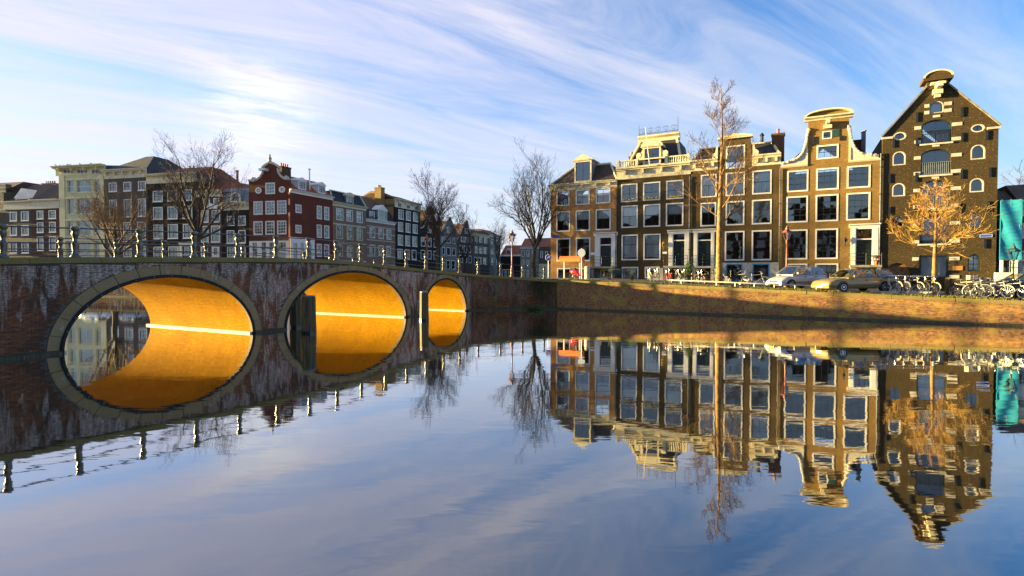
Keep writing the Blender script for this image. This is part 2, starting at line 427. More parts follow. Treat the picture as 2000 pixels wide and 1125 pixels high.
        if moss:
            g = noise(t, mapping(t, p, (0.9, 0.9, 1.6), (0, 0, 0), (5, 3, 1)), 1.0, 7, 0.66)
            c = mixc(t, ramp(t, g, [(0.46, 0), (0.62, moss)]), c, (0.11, 0.085, 0.018))
        lk(t, c, b.inputs['Base Color']); b.inputs['Roughness'].default_value = 0.85; b.inputs['Specular IOR Level'].default_value = 0.25
    old_brick('bridge_brick', 0.9, 0.0, False)
    old_brick('bridge_brick_tex', 0.85, 0.2, True)
    old_brick('wing_brick', 0.22, 0.45, True)
    m, t, b = mat('mortar'); lk(t, mixc(t, noise(t, posn(t), 3, 6), (0.05, 0.04, 0.03), (0.15, 0.12, 0.10)), b.inputs['Base Color']); b.inputs['Roughness'].default_value = 0.95
    # quay wall: red brick half covered by yellow-green lichen
    m, t, b = mat('quay_brick'); uv = uvn(t); p = posn(t)
    br = nd(t, 'ShaderNodeTexBrick'); lk(t, uv, br.inputs['Vector']); br.inputs['Scale'].default_value = 1.0
    br.inputs['Brick Width'].default_value = 0.22; br.inputs['Row Height'].default_value = 0.07; br.inputs['Mortar Size'].default_value = 0.008
    br.inputs['Color1'].default_value = (0.46, 0.20, 0.055, 1); br.inputs['Color2'].default_value = (0.32, 0.12, 0.04, 1); br.inputs['Mortar'].default_value = (0.22, 0.17, 0.10, 1)
    fine = noise(t, mapping(t, uv, (5, 14, 1)), 1.0, 4, 0.6)
    c = mixc(t, ramp(t, fine, [(0.38, 0.8), (0.56, 0)]), br.outputs['Color'], (0.05, 0.03, 0.012))
    g = noise(t, p, 1.3, 7, 0.65); c = mixc(t, ramp(t, g, [(0.48, 0), (0.66, 0.6)]), c, (0.46, 0.32, 0.04))
    w = noise(t, mapping(t, p, (1, 1, 0.7), (0, 0, 0), (3, 8, 2)), 2.8, 7, 0.7); c = mixc(t, ramp(t, w, [(0.60, 0), (0.68, 0.5)]), c, (0.40, 0.34, 0.24))
    lk(t, c, b.inputs['Base Color']); b.inputs['Roughness'].default_value = 0.9
    bump(t, b, mathn(t, 'ADD', mathn(t, 'MULTIPLY', br.outputs['Fac'], -0.8), fine), 0.9, 0.025)
    # glass: see-through with a strong clear reflection
    def glass(name, fac, tint):
        m = bpy.data.materials.new(name); m.use_nodes = True; M[name] = m; t = m.node_tree; t.nodes.clear()
        tr = nd(t, 'ShaderNodeBsdfTransparent'); tr.inputs[0].default_value = (*tint, 1)
        gl = nd(t, 'ShaderNodeBsdfGlossy'); gl.inputs['Roughness'].default_value = 0.015; gl.inputs[0].default_value = (0.93, 0.97, 1, 1)
        p = posn(t); bn = nd(t, 'ShaderNodeBump'); bn.inputs['Strength'].default_value = 0.035; bn.inputs['Distance'].default_value = 0.05
        lk(t, noise(t, p, 1.6, 2), bn.inputs['Height']); lk(t, bn.outputs[0], gl.inputs['Normal'])
        fr = nd(t, 'ShaderNodeFresnel'); fr.inputs[0].default_value = 1.6
        mx = nd(t, 'ShaderNodeMixShader'); lk(t, mathn(t, 'ADD', fr.outputs[0], fac, True), mx.inputs[0]); lk(t, tr.outputs[0], mx.inputs[1]); lk(t, gl.outputs[0], mx.inputs[2])
        o = nd(t, 'ShaderNodeOutputMaterial'); lk(t, mx.outputs[0], o.inputs[0])
    glass('glass', 0.10, (0.85, 0.88, 0.88)); glass('glass_lamp', 0.10, (0.85, 0.88, 0.88)); glass('glass_car', 0.06, (0.80, 0.80, 0.55))  # yellow of sun shining through is put into the car glass tint
    # canal water: dark and still, long low ripples
    m, t, b = mat('water'); p = posn(t)
    b.inputs['Base Color'].default_value = (0.030, 0.022, 0.010, 1); b.inputs['Roughness'].default_value = 0.5; b.inputs['Specular IOR Level'].default_value = 0.0
    w1 = noise(t, mapping(t, p, (0.55, 1.5, 1), (0, 0, R(12))), 1.0, 3, 0.5, 0.3)
    w2 = noise(t, mapping(t, p, (2.0, 5.0, 1), (0, 0, R(-8))), 1.0, 3, 0.55)
    w3 = noise(t, mapping(t, p, (0.12, 0.3, 1), (0, 0, R(20))), 1.0, 2, 0.5)
    patch = ramp(t, noise(t, mapping(t, p, (0.05, 0.12, 1)), 1.0, 3, 0.5), [(0.4, 0.35), (0.65, 1.0)])
    h = mathn(t, 'ADD', mathn(t, 'ADD', mathn(t, 'MULTIPLY', w1, 1.0), mathn(t, 'MULTIPLY', mathn(t, 'MULTIPLY', w2, 0.24), patch)), mathn(t, 'MULTIPLY', w3, 1.2))
    gl = nd(t, 'ShaderNodeBsdfGlossy'); gl.inputs['Roughness'].default_value = 0.02; gl.inputs[0].default_value = (0.96, 0.96, 0.95, 1)
    bn = nd(t, 'ShaderNodeBump'); bn.inputs['Strength'].default_value = 0.10; bn.inputs['Distance'].default_value = 0.03; lk(t, h, bn.inputs['Height']); lk(t, bn.outputs[0], gl.inputs['Normal'])
    fr = nd(t, 'ShaderNodeFresnel'); fr.inputs[0].default_value = 1.7; lk(t, bn.outputs[0], fr.inputs['Normal'])
    mx = nd(t, 'ShaderNodeMixShader'); lk(t, mathn(t, 'ADD', mathn(t, 'MULTIPLY', fr.outputs[0], 1.5), 0.13, True), mx.inputs[0]); lk(t, b.outputs[0], mx.inputs[1]); lk(t, gl.outputs[0], mx.inputs[2])
    lk(t, mx.outputs[0], t.nodes['Material Output'].inputs[0])
make_materials()
# ------------------------------------------------------------------ surveyed lines
FW = EYE * FPX                                   # depth of a point at water level = FW / (pixels below horizon)
def dep(x, k): return on_depth(x, FW / k)
FAC = Plane(dep(1075, 50.41), dep(1946, 70.97))  # right-hand row of houses
LEFT = Plane(dep(0, 32.8), dep(487, 37.36))      # far-left row, nearly frontal
BR = Plane((-16.6, 16.6), (-16.6 + .4784, 16.6 + .8781))   # near face of the bridge
cornerC = LEFT.at(LEFT.uz(570, 500)[0])
SIDE = Plane(cornerC, cornerC + Vector((.423, 1)))         # side-street row
QA = dep(1088, 67.0); QB = dep(2000, 101.0)
QUAY = Plane(QA, QB)                             # right-hand quay
QLEN = (QB - QA).length
BW = 8.6                                         # bridge width
UE = 28.3                                        # end of the straight bridge face
def lerp_tab(tab, u):
    if u <= tab[0][0]: return tab[0][1]
    for (a, za), (b, zb) in zip(tab, tab[1:]):
        if u <= b:
            f = (u - a) / (b - a); return za + (zb - za) * f
    return tab[-1][1]
COPE = [(-9, 2.62), (-3, 3.0), (.78, 3.25), (4.5, 3.38), (9.9, 3.51), (13.2, 3.55), (16, 3.48), (18.6, 3.32), (23.7, 3.02), (28.3, 2.78), (35, 2.42)]
def cope_z(u):                                   # smoothed hump
    return sum(lerp_tab(COPE, u + d) for d in (-1.2, -.6, 0, .6, 1.2)) / 5
def quay_z(c): return 2.33 - (2.33 - 1.34) * min(max(c / QLEN, 0), 1.0)   # top of the quay coping, falling away from the bridge
def street_z(p): return quay_z(QUAY.d.dot(p - QUAY.P)) + 0.06

# ------------------------------------------------------------------ water, ground, streets
w = MB().poly([(-900, -400, 0), (900, -400, 0), (900, 900, 0), (-900, 900, 0)]).build('canal_water', 'water'); struct(w)
LQ0 = dep(200, 42.2); LQd = LEFT.d
def lq(t): return LQ0 + LQd * t
LQC = Vector((-6.0, 57.2))                       # left-bank quay corner beside the bridge
farend = BR.at(UE + 2.5, BW); nearend = BR.at(UE)
gr = MB()
b0 = lq(-330); b1 = LQC + Vector((0.4, 0.6)); b2 = Vector((farend.x + .5, farend.y + .8)); b3 = nearend + Vector((.2, 1.0)); b4 = QA + Vector((.3, .9)); b5 = QUAY.at(150, .6)
gz = 1.15
outline = [b0, b1, b2, b3, b4, b5, Vector((3000, -80)), Vector((3000, 4000)), Vector((-3000, 4000)), Vector((-3000, b0.y))]
tri = tessellate_polygon([[Vector((p.x, p.y, 0)) for p in outline]])
gr.v = [(p.x, p.y, gz) for p in outline]; gr.f = [tuple(t) for t in tri]
struct(gr.build('ground', 'asphalt', fixn=True))
nb = MB(); q0 = QUAY.at(-200, -38); q1 = QUAY.at(260, -38)
back = -QUAY.n * 900
nb.poly([(q0.x, q0.y, 1.2), (q0.x + back.x, q0.y + back.y, 1.2), (q1.x + back.x, q1.y + back.y, 1.2), (q1.x, q1.y, 1.2)])
struct(nb.build('ground', 'asphalt', fixn=True))
# right-bank street follows the ramp down from the bridge
st = MB(); cs = [-4 + i * 3 for i in range(34)]
for c0, c1 in zip(cs, cs[1:]):
    z0, z1 = quay_z(c0) + .06, quay_z(c1) + .06
    a, b = QUAY.at(c0, .75), QUAY.at(c1, .75); cc, d = QUAY.at(c1, 24), QUAY.at(c0, 24)
    st.poly([(a.x, a.y, z0), (b.x, b.y, z1), (cc.x, cc.y, z1), (d.x, d.y, z0)])
struct(st.build('street', 'asphalt'))
ss = MB().poly([(*b1, 2.2), (*b2, 2.45), (nearend.x - .2, nearend.y + .9, 2.5), (QA.x + .3, QA.y + .9, 2.38), (20, 60, 2.30), (60, 210, 2.2), (-90, 210, 2.0), (-60, 90, 2.0)])
struct(ss.build('side_street', 'asphalt', fixn=True))
ls = MB(); a, b = lq(-200) + LEFT.n * .5, b1; c_, d_ = b1 + LEFT.n * 26, lq(-200) + LEFT.n * 26
ls.poly([(a.x, a.y, 1.75), (b.x, b.y, 2.0), (c_.x, c_.y, 2.0), (d_.x, d_.y, 1.75)]); struct(ls.build('street', 'asphalt'))

# ------------------------------------------------------------------ quay walls
def wall_run(root, plane, c0, c1, ztop, step, matw, coping=True, th=.55, stone=(.30, .10), ledge=True, cmat='coping_stone'):
    n = max(1, round((c1 - c0) / step)); mb = MB()
    for i in range(n):
        a, b = c0 + (c1 - c0) * i / n, c0 + (c1 - c0) * (i + 1) / n
        za, zb = ztop(a), ztop(b); h = stone[0]
        mb.hexa([(a, 0, -.6), (b, 0, -.6), (b, th, -.6), (a, th, -.6)], [(a, 0, za - h), (b, 0, zb - h), (b, th, zb - h), (a, th, za - h)])
        if coping:
            s = MB(); g = .008; o = stone[1] + random.uniform(-.012, .012); dz = random.uniform(-.012, .012)
            s.hexa([(a + g, -o, za - h + .004), (b - g, -o, zb - h + .004), (b - g, th + .12, zb - h + .004), (a + g, th + .12, za - h + .004)],
                   [(a + g, -o + .015, za + dz), (b - g, -o + .015, zb + dz), (b - g, th + .12, zb + dz), (a + g, th + .12, za + dz)])
            s.build('coping_stone', cmat, root)
    mb.build('wall', matw, root)
    if ledge:
        MB().hexa([(c0, -.16, -.5), (c1, -.16, -.5), (c1, .0, -.5), (c0, .0, -.5)], [(c0, -.13, .10), (c1, -.13, .10), (c1, .0, .13), (c0, .0, .13)]).build('ledge', 'oak_pile', root)
qw = thing('quay_wall', 'lichen covered brick quay wall below the parked cars', 'quay wall', (*QUAY.P, 0), QUAY.ang)
wall_run(qw, QUAY, 0, 75, quay_z, 1.45, 'quay_brick', stone=(.22, .06))
WING = Plane(nearend, QA); WL = (QA - nearend).length
ww = thing('quay_wall', 'dark mossy brick wing wall between the bridge and the quay corner', 'quay wall', (*WING.P, 0), WING.ang)
wall_run(ww, WING, .02, WL - .02, lambda c: 2.78 + (2.33 - 2.78) * c / WL, 1.3, 'wing_brick', stone=(.22, .10))
lw = Plane(lq(-220), LQC)
lwt = thing('quay_wall', 'shaded quay wall of the far left bank seen under the arch', 'quay wall', (*lw.P, 0), lw.ang)
wall_run(lwt, lw, 0, (LQC - lw.P).length, lambda c: 1.85, 9.0, 'bridge_brick_tex', stone=(.25, .06))
lw2 = Plane(LQC, farend)
lwt = thing('quay_wall', 'far wing wall behind the bridge seen through the middle arch', 'quay wall', (*lw2.P, 0), lw2.ang)
wall_run(lwt, lw2, 0, (farend - LQC).length, lambda c: 2.0 + .05 * c, 2.5, 'bridge_brick_tex', stone=(.25, .06))

# ------------------------------------------------------------------ the bridge
bridge = thing('arch_bridge', 'three arched red brick canal bridge with stone arch rings', 'bridge', (*BR.P, 0), BR.ang)
ARCH = [(6.02, 3.74, 2.71, 4.10, 3.08, 15), (16.0, 4.63, 2.95, 5.03, 3.24, 19), (24.88, 2.70, 2.48, 3.02, 2.74, 11)]   # centre, half span, rise, outer half span, outer rise, stones
U0 = -9.0
def ell(c, a, b, t): return (c - a * math.cos(t), b * math.sin(t))
def inside(u, z, grow=0.0):
    for c, a, b, A, B, n in ARCH:
        if ((u - c) / (A + grow)) ** 2 + (max(z, 0) / (B + grow)) ** 2 < 1: return True
    return False
CH = .21
def face_outline():
    top = [(u, cope_z(u) - CH) for u in [U0 + (UE - U0) * i / 60 for i in range(61)]]
    bot = []
    for c, a, b, A, B, n in ARCH:
        bot.append((c - a - .04, -.6)); bot += [ell(c, a + .04, b + .04, math.pi * i / 36) for i in range(37)]; bot.append((c + a + .04, -.6))
    return [(U0, -.6)] + bot + [(UE, -.6)] + top[::-1]
fo = face_outline()
MB().prism(fo, .012, .5).build('wall', 'mortar', bridge)
MB().prism(fo, BW - .5, BW).build('wall', 'bridge_brick_tex', bridge)
# brick courses: the nearest three hundred singly, the rest together
bricks = []
L, Hh, g = .22, .066, .009
row = 0; z = .16
while z < 3.5:
    u = U0 + (0 if row % 2 else (L + g) / 2)
    while u < UE - L:
        uc, zc = u + L / 2, z + Hh / 2
        ok = z + Hh < cope_z(uc) - CH - .02 and not inside(uc, zc, .0) and not inside(u, zc, -.02) and not inside(u + L, zc, -.02)
        if ok and uc > -.6: bricks.append((u, z))
        u += L + g
    z += Hh + g; row += 1
bricks.sort(key=lambda b: b[0] if b[0] > .9 else 99)
rest = MB()
for i, (u, z) in enumerate(bricks):
    j = lambda s: random.uniform(-s, s)
    y0 = -.004 + j(.004)
    target = MB() if i < 300 else rest
    target.box(u + j(.003), u + L + j(.003), y0, .014, z + j(.002), z + Hh + j(.002))
    if i < 300: target.build('brick', 'bridge_brick', bridge)
stuff(rest.build('brickwork', 'bridge_brick', bridge))
MB().box(U0, -.62, -.004, .013, .16, cope_z(U0) - CH - .02).build('brick_end', 'bridge_brick_tex', bridge)
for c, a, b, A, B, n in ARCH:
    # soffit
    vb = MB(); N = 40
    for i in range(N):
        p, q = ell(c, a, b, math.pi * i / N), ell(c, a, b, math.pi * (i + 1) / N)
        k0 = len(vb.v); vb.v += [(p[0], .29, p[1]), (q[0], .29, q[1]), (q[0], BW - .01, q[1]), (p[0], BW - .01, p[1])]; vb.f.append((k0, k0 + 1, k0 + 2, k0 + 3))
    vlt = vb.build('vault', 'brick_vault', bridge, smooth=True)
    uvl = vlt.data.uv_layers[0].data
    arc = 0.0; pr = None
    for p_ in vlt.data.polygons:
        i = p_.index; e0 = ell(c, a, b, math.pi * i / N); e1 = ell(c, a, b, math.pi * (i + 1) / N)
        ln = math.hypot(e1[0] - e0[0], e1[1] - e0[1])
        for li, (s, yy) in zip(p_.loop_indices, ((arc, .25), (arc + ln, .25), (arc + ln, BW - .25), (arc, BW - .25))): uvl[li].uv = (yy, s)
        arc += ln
    for sgn in (-1, 1):
        x1 = c + sgn * (a - .22); x0 = c + sgn * (a + .1)
        MB().box(min(x0, x1), max(x0, x1), .02, BW - .02, -.5, .08).build('footing', 'stone_white', bridge)
    for i in range(n):                            # ring stones
        t0, t1 = math.pi * i / n, math.pi * (i + 1) / n; e = .012 / a; pts = []
        for k in range(5):
            pts.append(ell(c, A, B, t0 + e + (t1 - t0 - 2 * e) * k / 4))
        for k in range(5):
            pts.append(ell(c, a - .005, b - .005, t1 - e - (t1 - t0 - 2 * e) * k / 4))
        pts = [(p[0], max(p[1], -.3)) for p in pts]
        y0 = -.035 + random.uniform(-.01, .01)
        MB().prism(pts[::-1], y0, .30).build('voussoir', 'voussoir_stone', bridge)
    rim = MB(); rp = [ell(c, a - .055, b - .055, math.pi * i / 48) for i in range(0, 49)]
    rim.path([(p[0], -.045, p[1]) for p in rp], .07, 6)
    rm = rim.build('fender_rim', 'rubber', bridge, smooth=True)
    nb_ = int(2.4 * (a + b))
    for i in range(nb_):
        p = ell(c, a - .055, b - .055, math.pi * (.06 + .88 * (i + .5) / nb_))
        MB().lathe([(.022, -.01), (.026, .01), (.015, .03)], n=6).build('bolt', 'lead_grey', rm, loc=(p[0], -.115, p[1]))
for (x0, x1) in ((U0, 2.3), (9.72, 11.40), (20.60, 22.22), (27.55, UE + .0)):   # low footings of the piers
    MB().ext([(-.22, -.5), (-.20, .08), (0.0, .13), (.0, -.5)], x0, x1).build('pier_footing', 'oak_pile', bridge)
u = U0; i = 0
while u < UE - .3:                                # coping stones
    ln = random.uniform(1.95, 2.25); e = min(u + ln, UE)
    if UE - e < .6: e = UE
    for yy0, yy1 in ((-.10, .42), (BW - .42, BW + .10)):
        s = MB(); k = 4; dz = random.uniform(-.008, .008)
        for q in range(k):
            a_, b_ = u + .008 + (e - u - .016) * q / k, u + .008 + (e - u - .016) * (q + 1) / k
            za, zb = cope_z(a_), cope_z(b_)
            s.hexa([(a_, yy0, za - CH + .004), (b_, yy0, zb - CH + .004), (b_, yy1, zb - CH + .004), (a_, yy1, za - CH + .004)],
                   [(a_, yy0 + .01, za + dz), (b_, yy0 + .01, zb + dz), (b_, yy1 - .01, zb + dz), (a_, yy1 - .01, za + dz)])
        s.build('coping_stone', 'coping_stone', bridge)
    u = e
dk = MB()
for i in range(40):
    a_, b_ = U0 + (UE + 3 - U0) * i / 40, U0 + (UE + 3 - U0) * (i + 1) / 40
    dk.poly([(a_, .40, cope_z(a_) - .10), (b_, .40, cope_z(b_) - .10), (b_, BW - .40, cope_z(b_) - .10), (a_, BW - .40, cope_z(a_) - .10)])
dk.build('deck', 'asphalt', bridge)

# railings: cast-iron baluster posts joined by three round rails
PROF = [(.155, 0), (.155, .05), (.125, .09), (.105, .13), (.085, .22), (.10, .30), (.105, .42), (.115, .46), (.115, .52), (.075, .56), (.06, .62), (.078, .70), (.105, .80), (.11, .84), (.085, .90), (.11, .95), (.135, .98), (.135, 1.05), (.10, 1.09)]
post_me = MB().lathe(PROF, n=12).build('post_proto', 'post_paint', smooth=True).data
bpy.data.objects.remove(bpy.data.objects['post_proto'])
def railing(name, label, plane, us, zfn, off, scale=1.0, grp=None):
    r = thing(name, label, 'railing', (*plane.at(us[0], off), zfn(us[0])), plane.ang)
    z0 = zfn(us[0])
    for k, u_ in enumerate(us):
        p = obj('post', post_me, r, (u_ - us[0], 0, zfn(u_) - z0 - .01)); p.scale = (scale, scale, scale)
    for hz, rr in ((1.015, .026), (.49, .024), (.20, .016)):
        pts = []
        for k in range(len(us) * 4 - 3):
            i = min(k // 4, len(us) - 2); f = (k - 4 * i) / 4; uu = us[i] + (us[i + 1] - us[i]) * f
            pts.append((uu - us[0], 0, zfn(uu) - z0 + hz * scale))
        MB().path(pts, rr, 6).build('rail', 'rail_paint', r, smooth=True)
    return r
px_posts = [10, 151, 277, 383, 468, 543, 606, 660, 708]
us = [BR.uz(x, 480)[0] for x in px_posts]; stp = 2.02
us = [us[0] - 2 * stp, us[0] - stp] + us
while us[-1] + stp < UE - .1: us.append(us[-1] + stp)
railing('bridge_railing', 'black iron railing along the near parapet of the bridge, large baluster posts', BR, us, cope_z, .14)
us2 = [-6 + 2.35 * i for i in range(15)]
railing('bridge_railing', 'smaller looking railing along the far parapet of the bridge', BR, us2, lambda u: cope_z(u) , BW - .16)
railing('bridge_railing', 'iron railing on the wing wall beside the bridge end', WING, [.5 + 1.75 * i for i in range(4)], lambda c: 2.78 + (2.33 - 2.78) * c / WL, .14, .9)

# oak mooring posts beside the arches
def pile(x, k, ytop, wpx, label, lean=0.0):
    P = dep(x, k); h = EYE + ray(x, ytop)[1] * P.y; r = wpx / 2 / FPX * P.y * 1.05
    o = thing('mooring_post', label, 'mooring post', (*P, 0), BR.ang + .2, 'oak mooring posts by the bridge')
    m = MB(); prof = [(r * 1.04, -.8), (r * 1.05, .25), (r, .8), (r * .98, h - .08), (r * .9, h)]
    m.lathe(prof, n=7, rot=.3); m.build('timber', 'oak_pile', o)
    MB().lathe([(r * 1.08, .0), (r * 1.09, .12)], n=7, rot=.3).build('waterline_band', 'black_iron', o)
    MB().lathe([(r * .93, h - .005), (r * .93, h + .035), (r * .5, h + .05)], n=7, rot=.3).build('cap', 'lead_grey', o)
    o.rotation_euler[1] = lean
    return o
pile(603, 114, 579, 26, 'thick dark mooring post in front of the middle arch')
pile(577, 102.5, 574, 21, 'brown mooring post just left of the thick one at the middle arch')
pile(828.5, 88.5, 571, 17, 'sunlit mooring post before the smallest arch')
# ------------------------------------------------------------------ houses
def zoomer(ox, oy, s): return lambda a, b: (ox + a / s, oy + b / s)
Z1 = zoomer(0, 280, 4.0); Z2 = zoomer(450, 280, 4.0167); Z3 = zoomer(700, 320, 4.6875)
Z6 = zoomer(1060, 220, 3.2133); Z7 = zoomer(1330, 130, 2.5); Z8 = zoomer(1690, 130, 2.3935)
def arch_pts(u0, z0, u1, z1, rise, n=8):
    """opening with an arched head, listed counter-clockwise from bottom left"""
    c, a = (u0 + u1) / 2, (u1 - u0) / 2; zs = z1 - rise
    return [(u0, z0), (u1, z0)] + [(c + a * math.cos(math.pi * i / n), zs + rise * math.sin(math.pi * i / n)) for i in range(n + 1)]
def ell_pts(u0, z0, u1, z1, n=16):
    c, d, a, b = (u0 + u1) / 2, (z0 + z1) / 2, (u1 - u0) / 2, (z1 - z0) / 2
    return [(c + a * math.cos(2 * math.pi * i / n), d + b * math.sin(2 * math.pi * i / n)) for i in range(n)]
def inset(pts, d):
    """move a convex outline inwards by about d"""
    n = len(pts); out = []
    for i in range(n):
        p0, p1, p2 = Vector(pts[i - 1]), Vector(pts[i]), Vector(pts[(i + 1) % n])
        e1, e2 = p1 - p0, p2 - p1
        e1 = e1.normalized() if e1.length > 1e-6 else e2.normalized(); e2 = e2.normalized() if e2.length > 1e-6 else e1
        n1, n2 = Vector((-e1.y, e1.x)), Vector((-e2.y, e2.x)); b = n1 + n2
        b = b.normalized() if b.length > 1e-4 else n1
        k = d / max(.35, b.dot(n1)); q = p1 + b * k; out.append((q.x, q.y))
    return out
class House:
    def __init__(s, plane, x0, x1, zoom, label, name='canal_house', setback=0.0, ymid=500, zb=None, cat='house', group=None):
        s.zoom = zoom or (lambda a, b: (a, b)); s.pl = plane if not setback else Plane(plane.at(0, setback), plane.at(1, setback))
        X0 = s.zoom(x0, 0)[0]; X1 = s.zoom(x1, 0)[0]
        s.u0 = s.pl.uz(X0, ymid)[0]; s.w = s.pl.uz(X1, ymid)[0] - s.u0
        P = s.pl.at(s.u0)
        s.zb = (street_z(P) if plane is FAC else 1.95) if zb is None else zb
        s.root = thing(name, label, cat, (P.x, P.y, s.zb), s.pl.ang, group); s.holes = []; s.rows = []
    def c(s, a, b):
        u, z = s.pl.uz(*s.zoom(a, b)); return u - s.u0, z - s.zb
    def z(s, a, b): return s.c(a, b)[1]
    def rect(s, r):
        a0, b0, a1, b1 = r; am, bm = (a0 + a1) / 2, (b0 + b1) / 2
        return [s.c(a0, bm)[0], s.c(am, b1)[1], s.c(a1, bm)[0], s.c(am, b0)[1]]
    def row(s, rects, **kw):
        q = [s.rect(r) for r in rects]; z0 = sum(r[1] for r in q) / len(q); z1 = sum(r[3] for r in q) / len(q)
        res = []
        for r in q: res.append(s.window(r[0], z0, r[2], z1, **kw))
        return res
    def window(s, u0, z0, u1, z1, shape='rect', rise=None, fw=.12, cols=2, split=(.5,), topcols=None, frame='white_paint', sash='sash_dark', curtain=0.0, proud=.03, singles=True, sill=False, deep=.14, sw=.028, y=0.0, hole=True, name='window', bars=None):
        if shape == 'rect': pts = [(u0, z0), (u1, z0), (u1, z1), (u0, z1)]
        elif shape == 'arch': pts = arch_pts(u0, z0, u1, z1, rise if rise else (u1 - u0) / 2)
        else: pts = ell_pts(u0, z0, u1, z1)
        if hole: s.holes.append(inset(pts, .012))
        inn = inset(pts, fw)
        root = MB().prism(pts, y - proud, y + deep - .05, [inn]).build(name, frame, s.root)
        if sill:
            MB().box(u0 - .06, u1 + .06, y - .09, y + .02, z0 - .09, z0 - .003).build('sill', frame, root)
        a0, b0, a1, b1 = u0 + fw, z0 + fw, u1 - fw, z1 - fw
        cuts = [b0] + [b0 + (b1 - b0) * f for f in split] + [b1]
        ya, yb = y + deep - .095, y + deep - .055
        sm = MB(); q = sw
        if shape == 'rect':
            sm.prism([(a0 - .004, b0 - .004), (a1 + .004, b0 - .004), (a1 + .004, b1 + .004), (a0 - .004, b1 + .004)], ya, yb, [[(a0 + q * 1.3, b0 + q * 1.3), (a1 - q * 1.3, b0 + q * 1.3), (a1 - q * 1.3, b1 - q * 1.3), (a0 + q * 1.3, b1 - q * 1.3)]])
        else:
            sm.prism(inset(inn, -.004), ya, yb, [inset(inn, q * 1.3)])
        for zc in cuts[1:-1]: sm.box(a0, a1, ya + .004, yb - .004, zc - q * .8, zc + q * .8)
        nc = [topcols if (topcols and k == len(cuts) - 2) else cols for k in range(len(cuts) - 1)]
        cells = []
        for k in range(len(cuts) - 1):
            for j in range(nc[k]):
                x0_, x1_ = a0 + (a1 - a0) * j / nc[k], a0 + (a1 - a0) * (j + 1) / nc[k]
                if j: sm.box(x0_ - q * .55, x0_ + q * .55, ya + .006, yb - .006, cuts[k], cuts[k + 1] if shape == 'rect' else min(cuts[k + 1], b1 - .02))
                cells.append((x0_, cuts[k], x1_, cuts[k + 1]))
        sm.build('sash', sash, root)
        yp = y + deep - .066
        if singles and shape == 'rect':
            for (x0_, zz0, x1_, zz1) in cells:
                tl = random.uniform(-.005, .005); tv = random.uniform(-.005, .005)
                MB().poly([(x0_, yp, zz0), (x1_, yp + tl, zz0), (x1_, yp + tl + tv, zz1), (x0_, yp + tv, zz1)]).build('pane', 'glass', root)
        else:
            MB().poly([(p[0], yp, p[1]) for p in inset(inn, .002)]).build('pane', 'glass', root)
        if curtain:
            cu = MB(); n = 14; zt = b1; zb = b1 - (b1 - b0) * min(1, curtain); yc = y + deep + .10
            prev = None
            for i in range(n + 1):
                x_ = a0 - .05 + (a1 - a0 + .1) * i / n; yy = yc + .025 * math.sin(i * 2.1)
                if prev: cu.poly([(prev[0], prev[1], zb), (x_, yy, zb), (x_, yy, zt + .05), (prev[0], prev[1], zt + .05)])
                prev = (x_, yy)
            cu.build('curtain', 'curtain', root)
        if bars:
            bm_ = MB(); k = int((a1 - a0) / .13)
            for i in range(1, k): bm_.tube((a0 + (a1 - a0) * i / k, y - .005, b0), (a0 + (a1 - a0) * i / k, y - .005, b1), .012, n=5)
            bm_.build('bars', bars, root)
        return root
    def shell(s, outline, wallmat, depth=9.0, eave=None, th=.30, sidemat=None):
        """front slab with the window openings cut through, side and back walls, dark floor plates"""
        MB().prism(outline, 0, th, s.holes).build('wall', wallmat, s.root)
        h = eave if eave is not None else max(p[1] for p in outline)
        w = s.w; sd = MB()
        sd.box(.002, .25, th + .002, depth, -1.2, h); sd.box(w - .25, w - .002, th + .002, depth, -1.2, h); sd.box(.252, w - .252, depth - .25, depth - .002, -1.2, h)
        sd.build('side_wall', sidemat or wallmat, s.root)
        fl = MB()
        for k in range(1, 6):
            z_ = k * 3.05 + .2
            if z_ < h - .4: fl.box(.26, w - .26, th + .3, depth - .26, z_ - .12, z_)
        if fl.v: fl.build('floor', 'interior', s.root)
        MB().box(.26, w - .26, th + 3.2, th + 3.3, -.5, h - .1).build('partition', 'interior', s.root)
    def part(s, name, mb, m, parent=None, **k): return mb.build(name, m, parent or s.root, **k)
    def cornice(s, zb, zt, m='white_paint', out=.45, u0=None, u1=None, name='cornice', brackets=0, frieze=.5):
        """moulded cornice: plain frieze below, stepped mouldings above"""
        u0 = -.04 if u0 is None else u0; u1 = s.w + .04 if u1 is None else u1; h = zt - zb; zf = zb + h * frieze
        pr = [(.05, zb), (-.05, zb), (-.05, zf), (-.10, zf + .02), (-.12, zf + h * .12), (-out * .72, zf + h * .16), (-out * .72, zf + h * .28), (-out, zt - h * .10), (-out, zt), (.05, zt)]
        c = MB().ext(pr[::-1], u0, u1).build(name, m, s.root)
        for i in range(brackets):
            x = u0 + (u1 - u0) * (i + .5) / brackets if brackets > 2 else u0 + (u1 - u0) * i / (brackets - 1)
            MB().box(x - .09, x + .09, -out * .66, -.045, zf - h * .22, zf + h * .16).build('bracket', m, c)
        return c
    def poly_roof(s, faces, m, name='roof', parent=None):
        b = MB()
        for f in faces: b.poly(f)
        return b.build(name, m, parent or s.root, fixn=True)
    def chimney(s, u, y, z0, z1, w=.8, d=.6, m='brick_brown', pots=2):
        c = MB().box(u - w / 2, u + w / 2, y, y + d, z0, z1 - .15).box(u - w / 2 - .06, u + w / 2 + .06, y - .06, y + d + .06, z1 - .148, z1).build('chimney', m, s.root)
        for i in range(pots):
            x = u + (i - (pots - 1) / 2) * w / max(1, pots) * .9
            MB().lathe([(.12, 0), (.10, .35), (.13, .4), (.13, .45)], n=8).build('chimney_pot', 'terracotta', c, loc=(x, y + d / 2, z1 + .002))
        return c
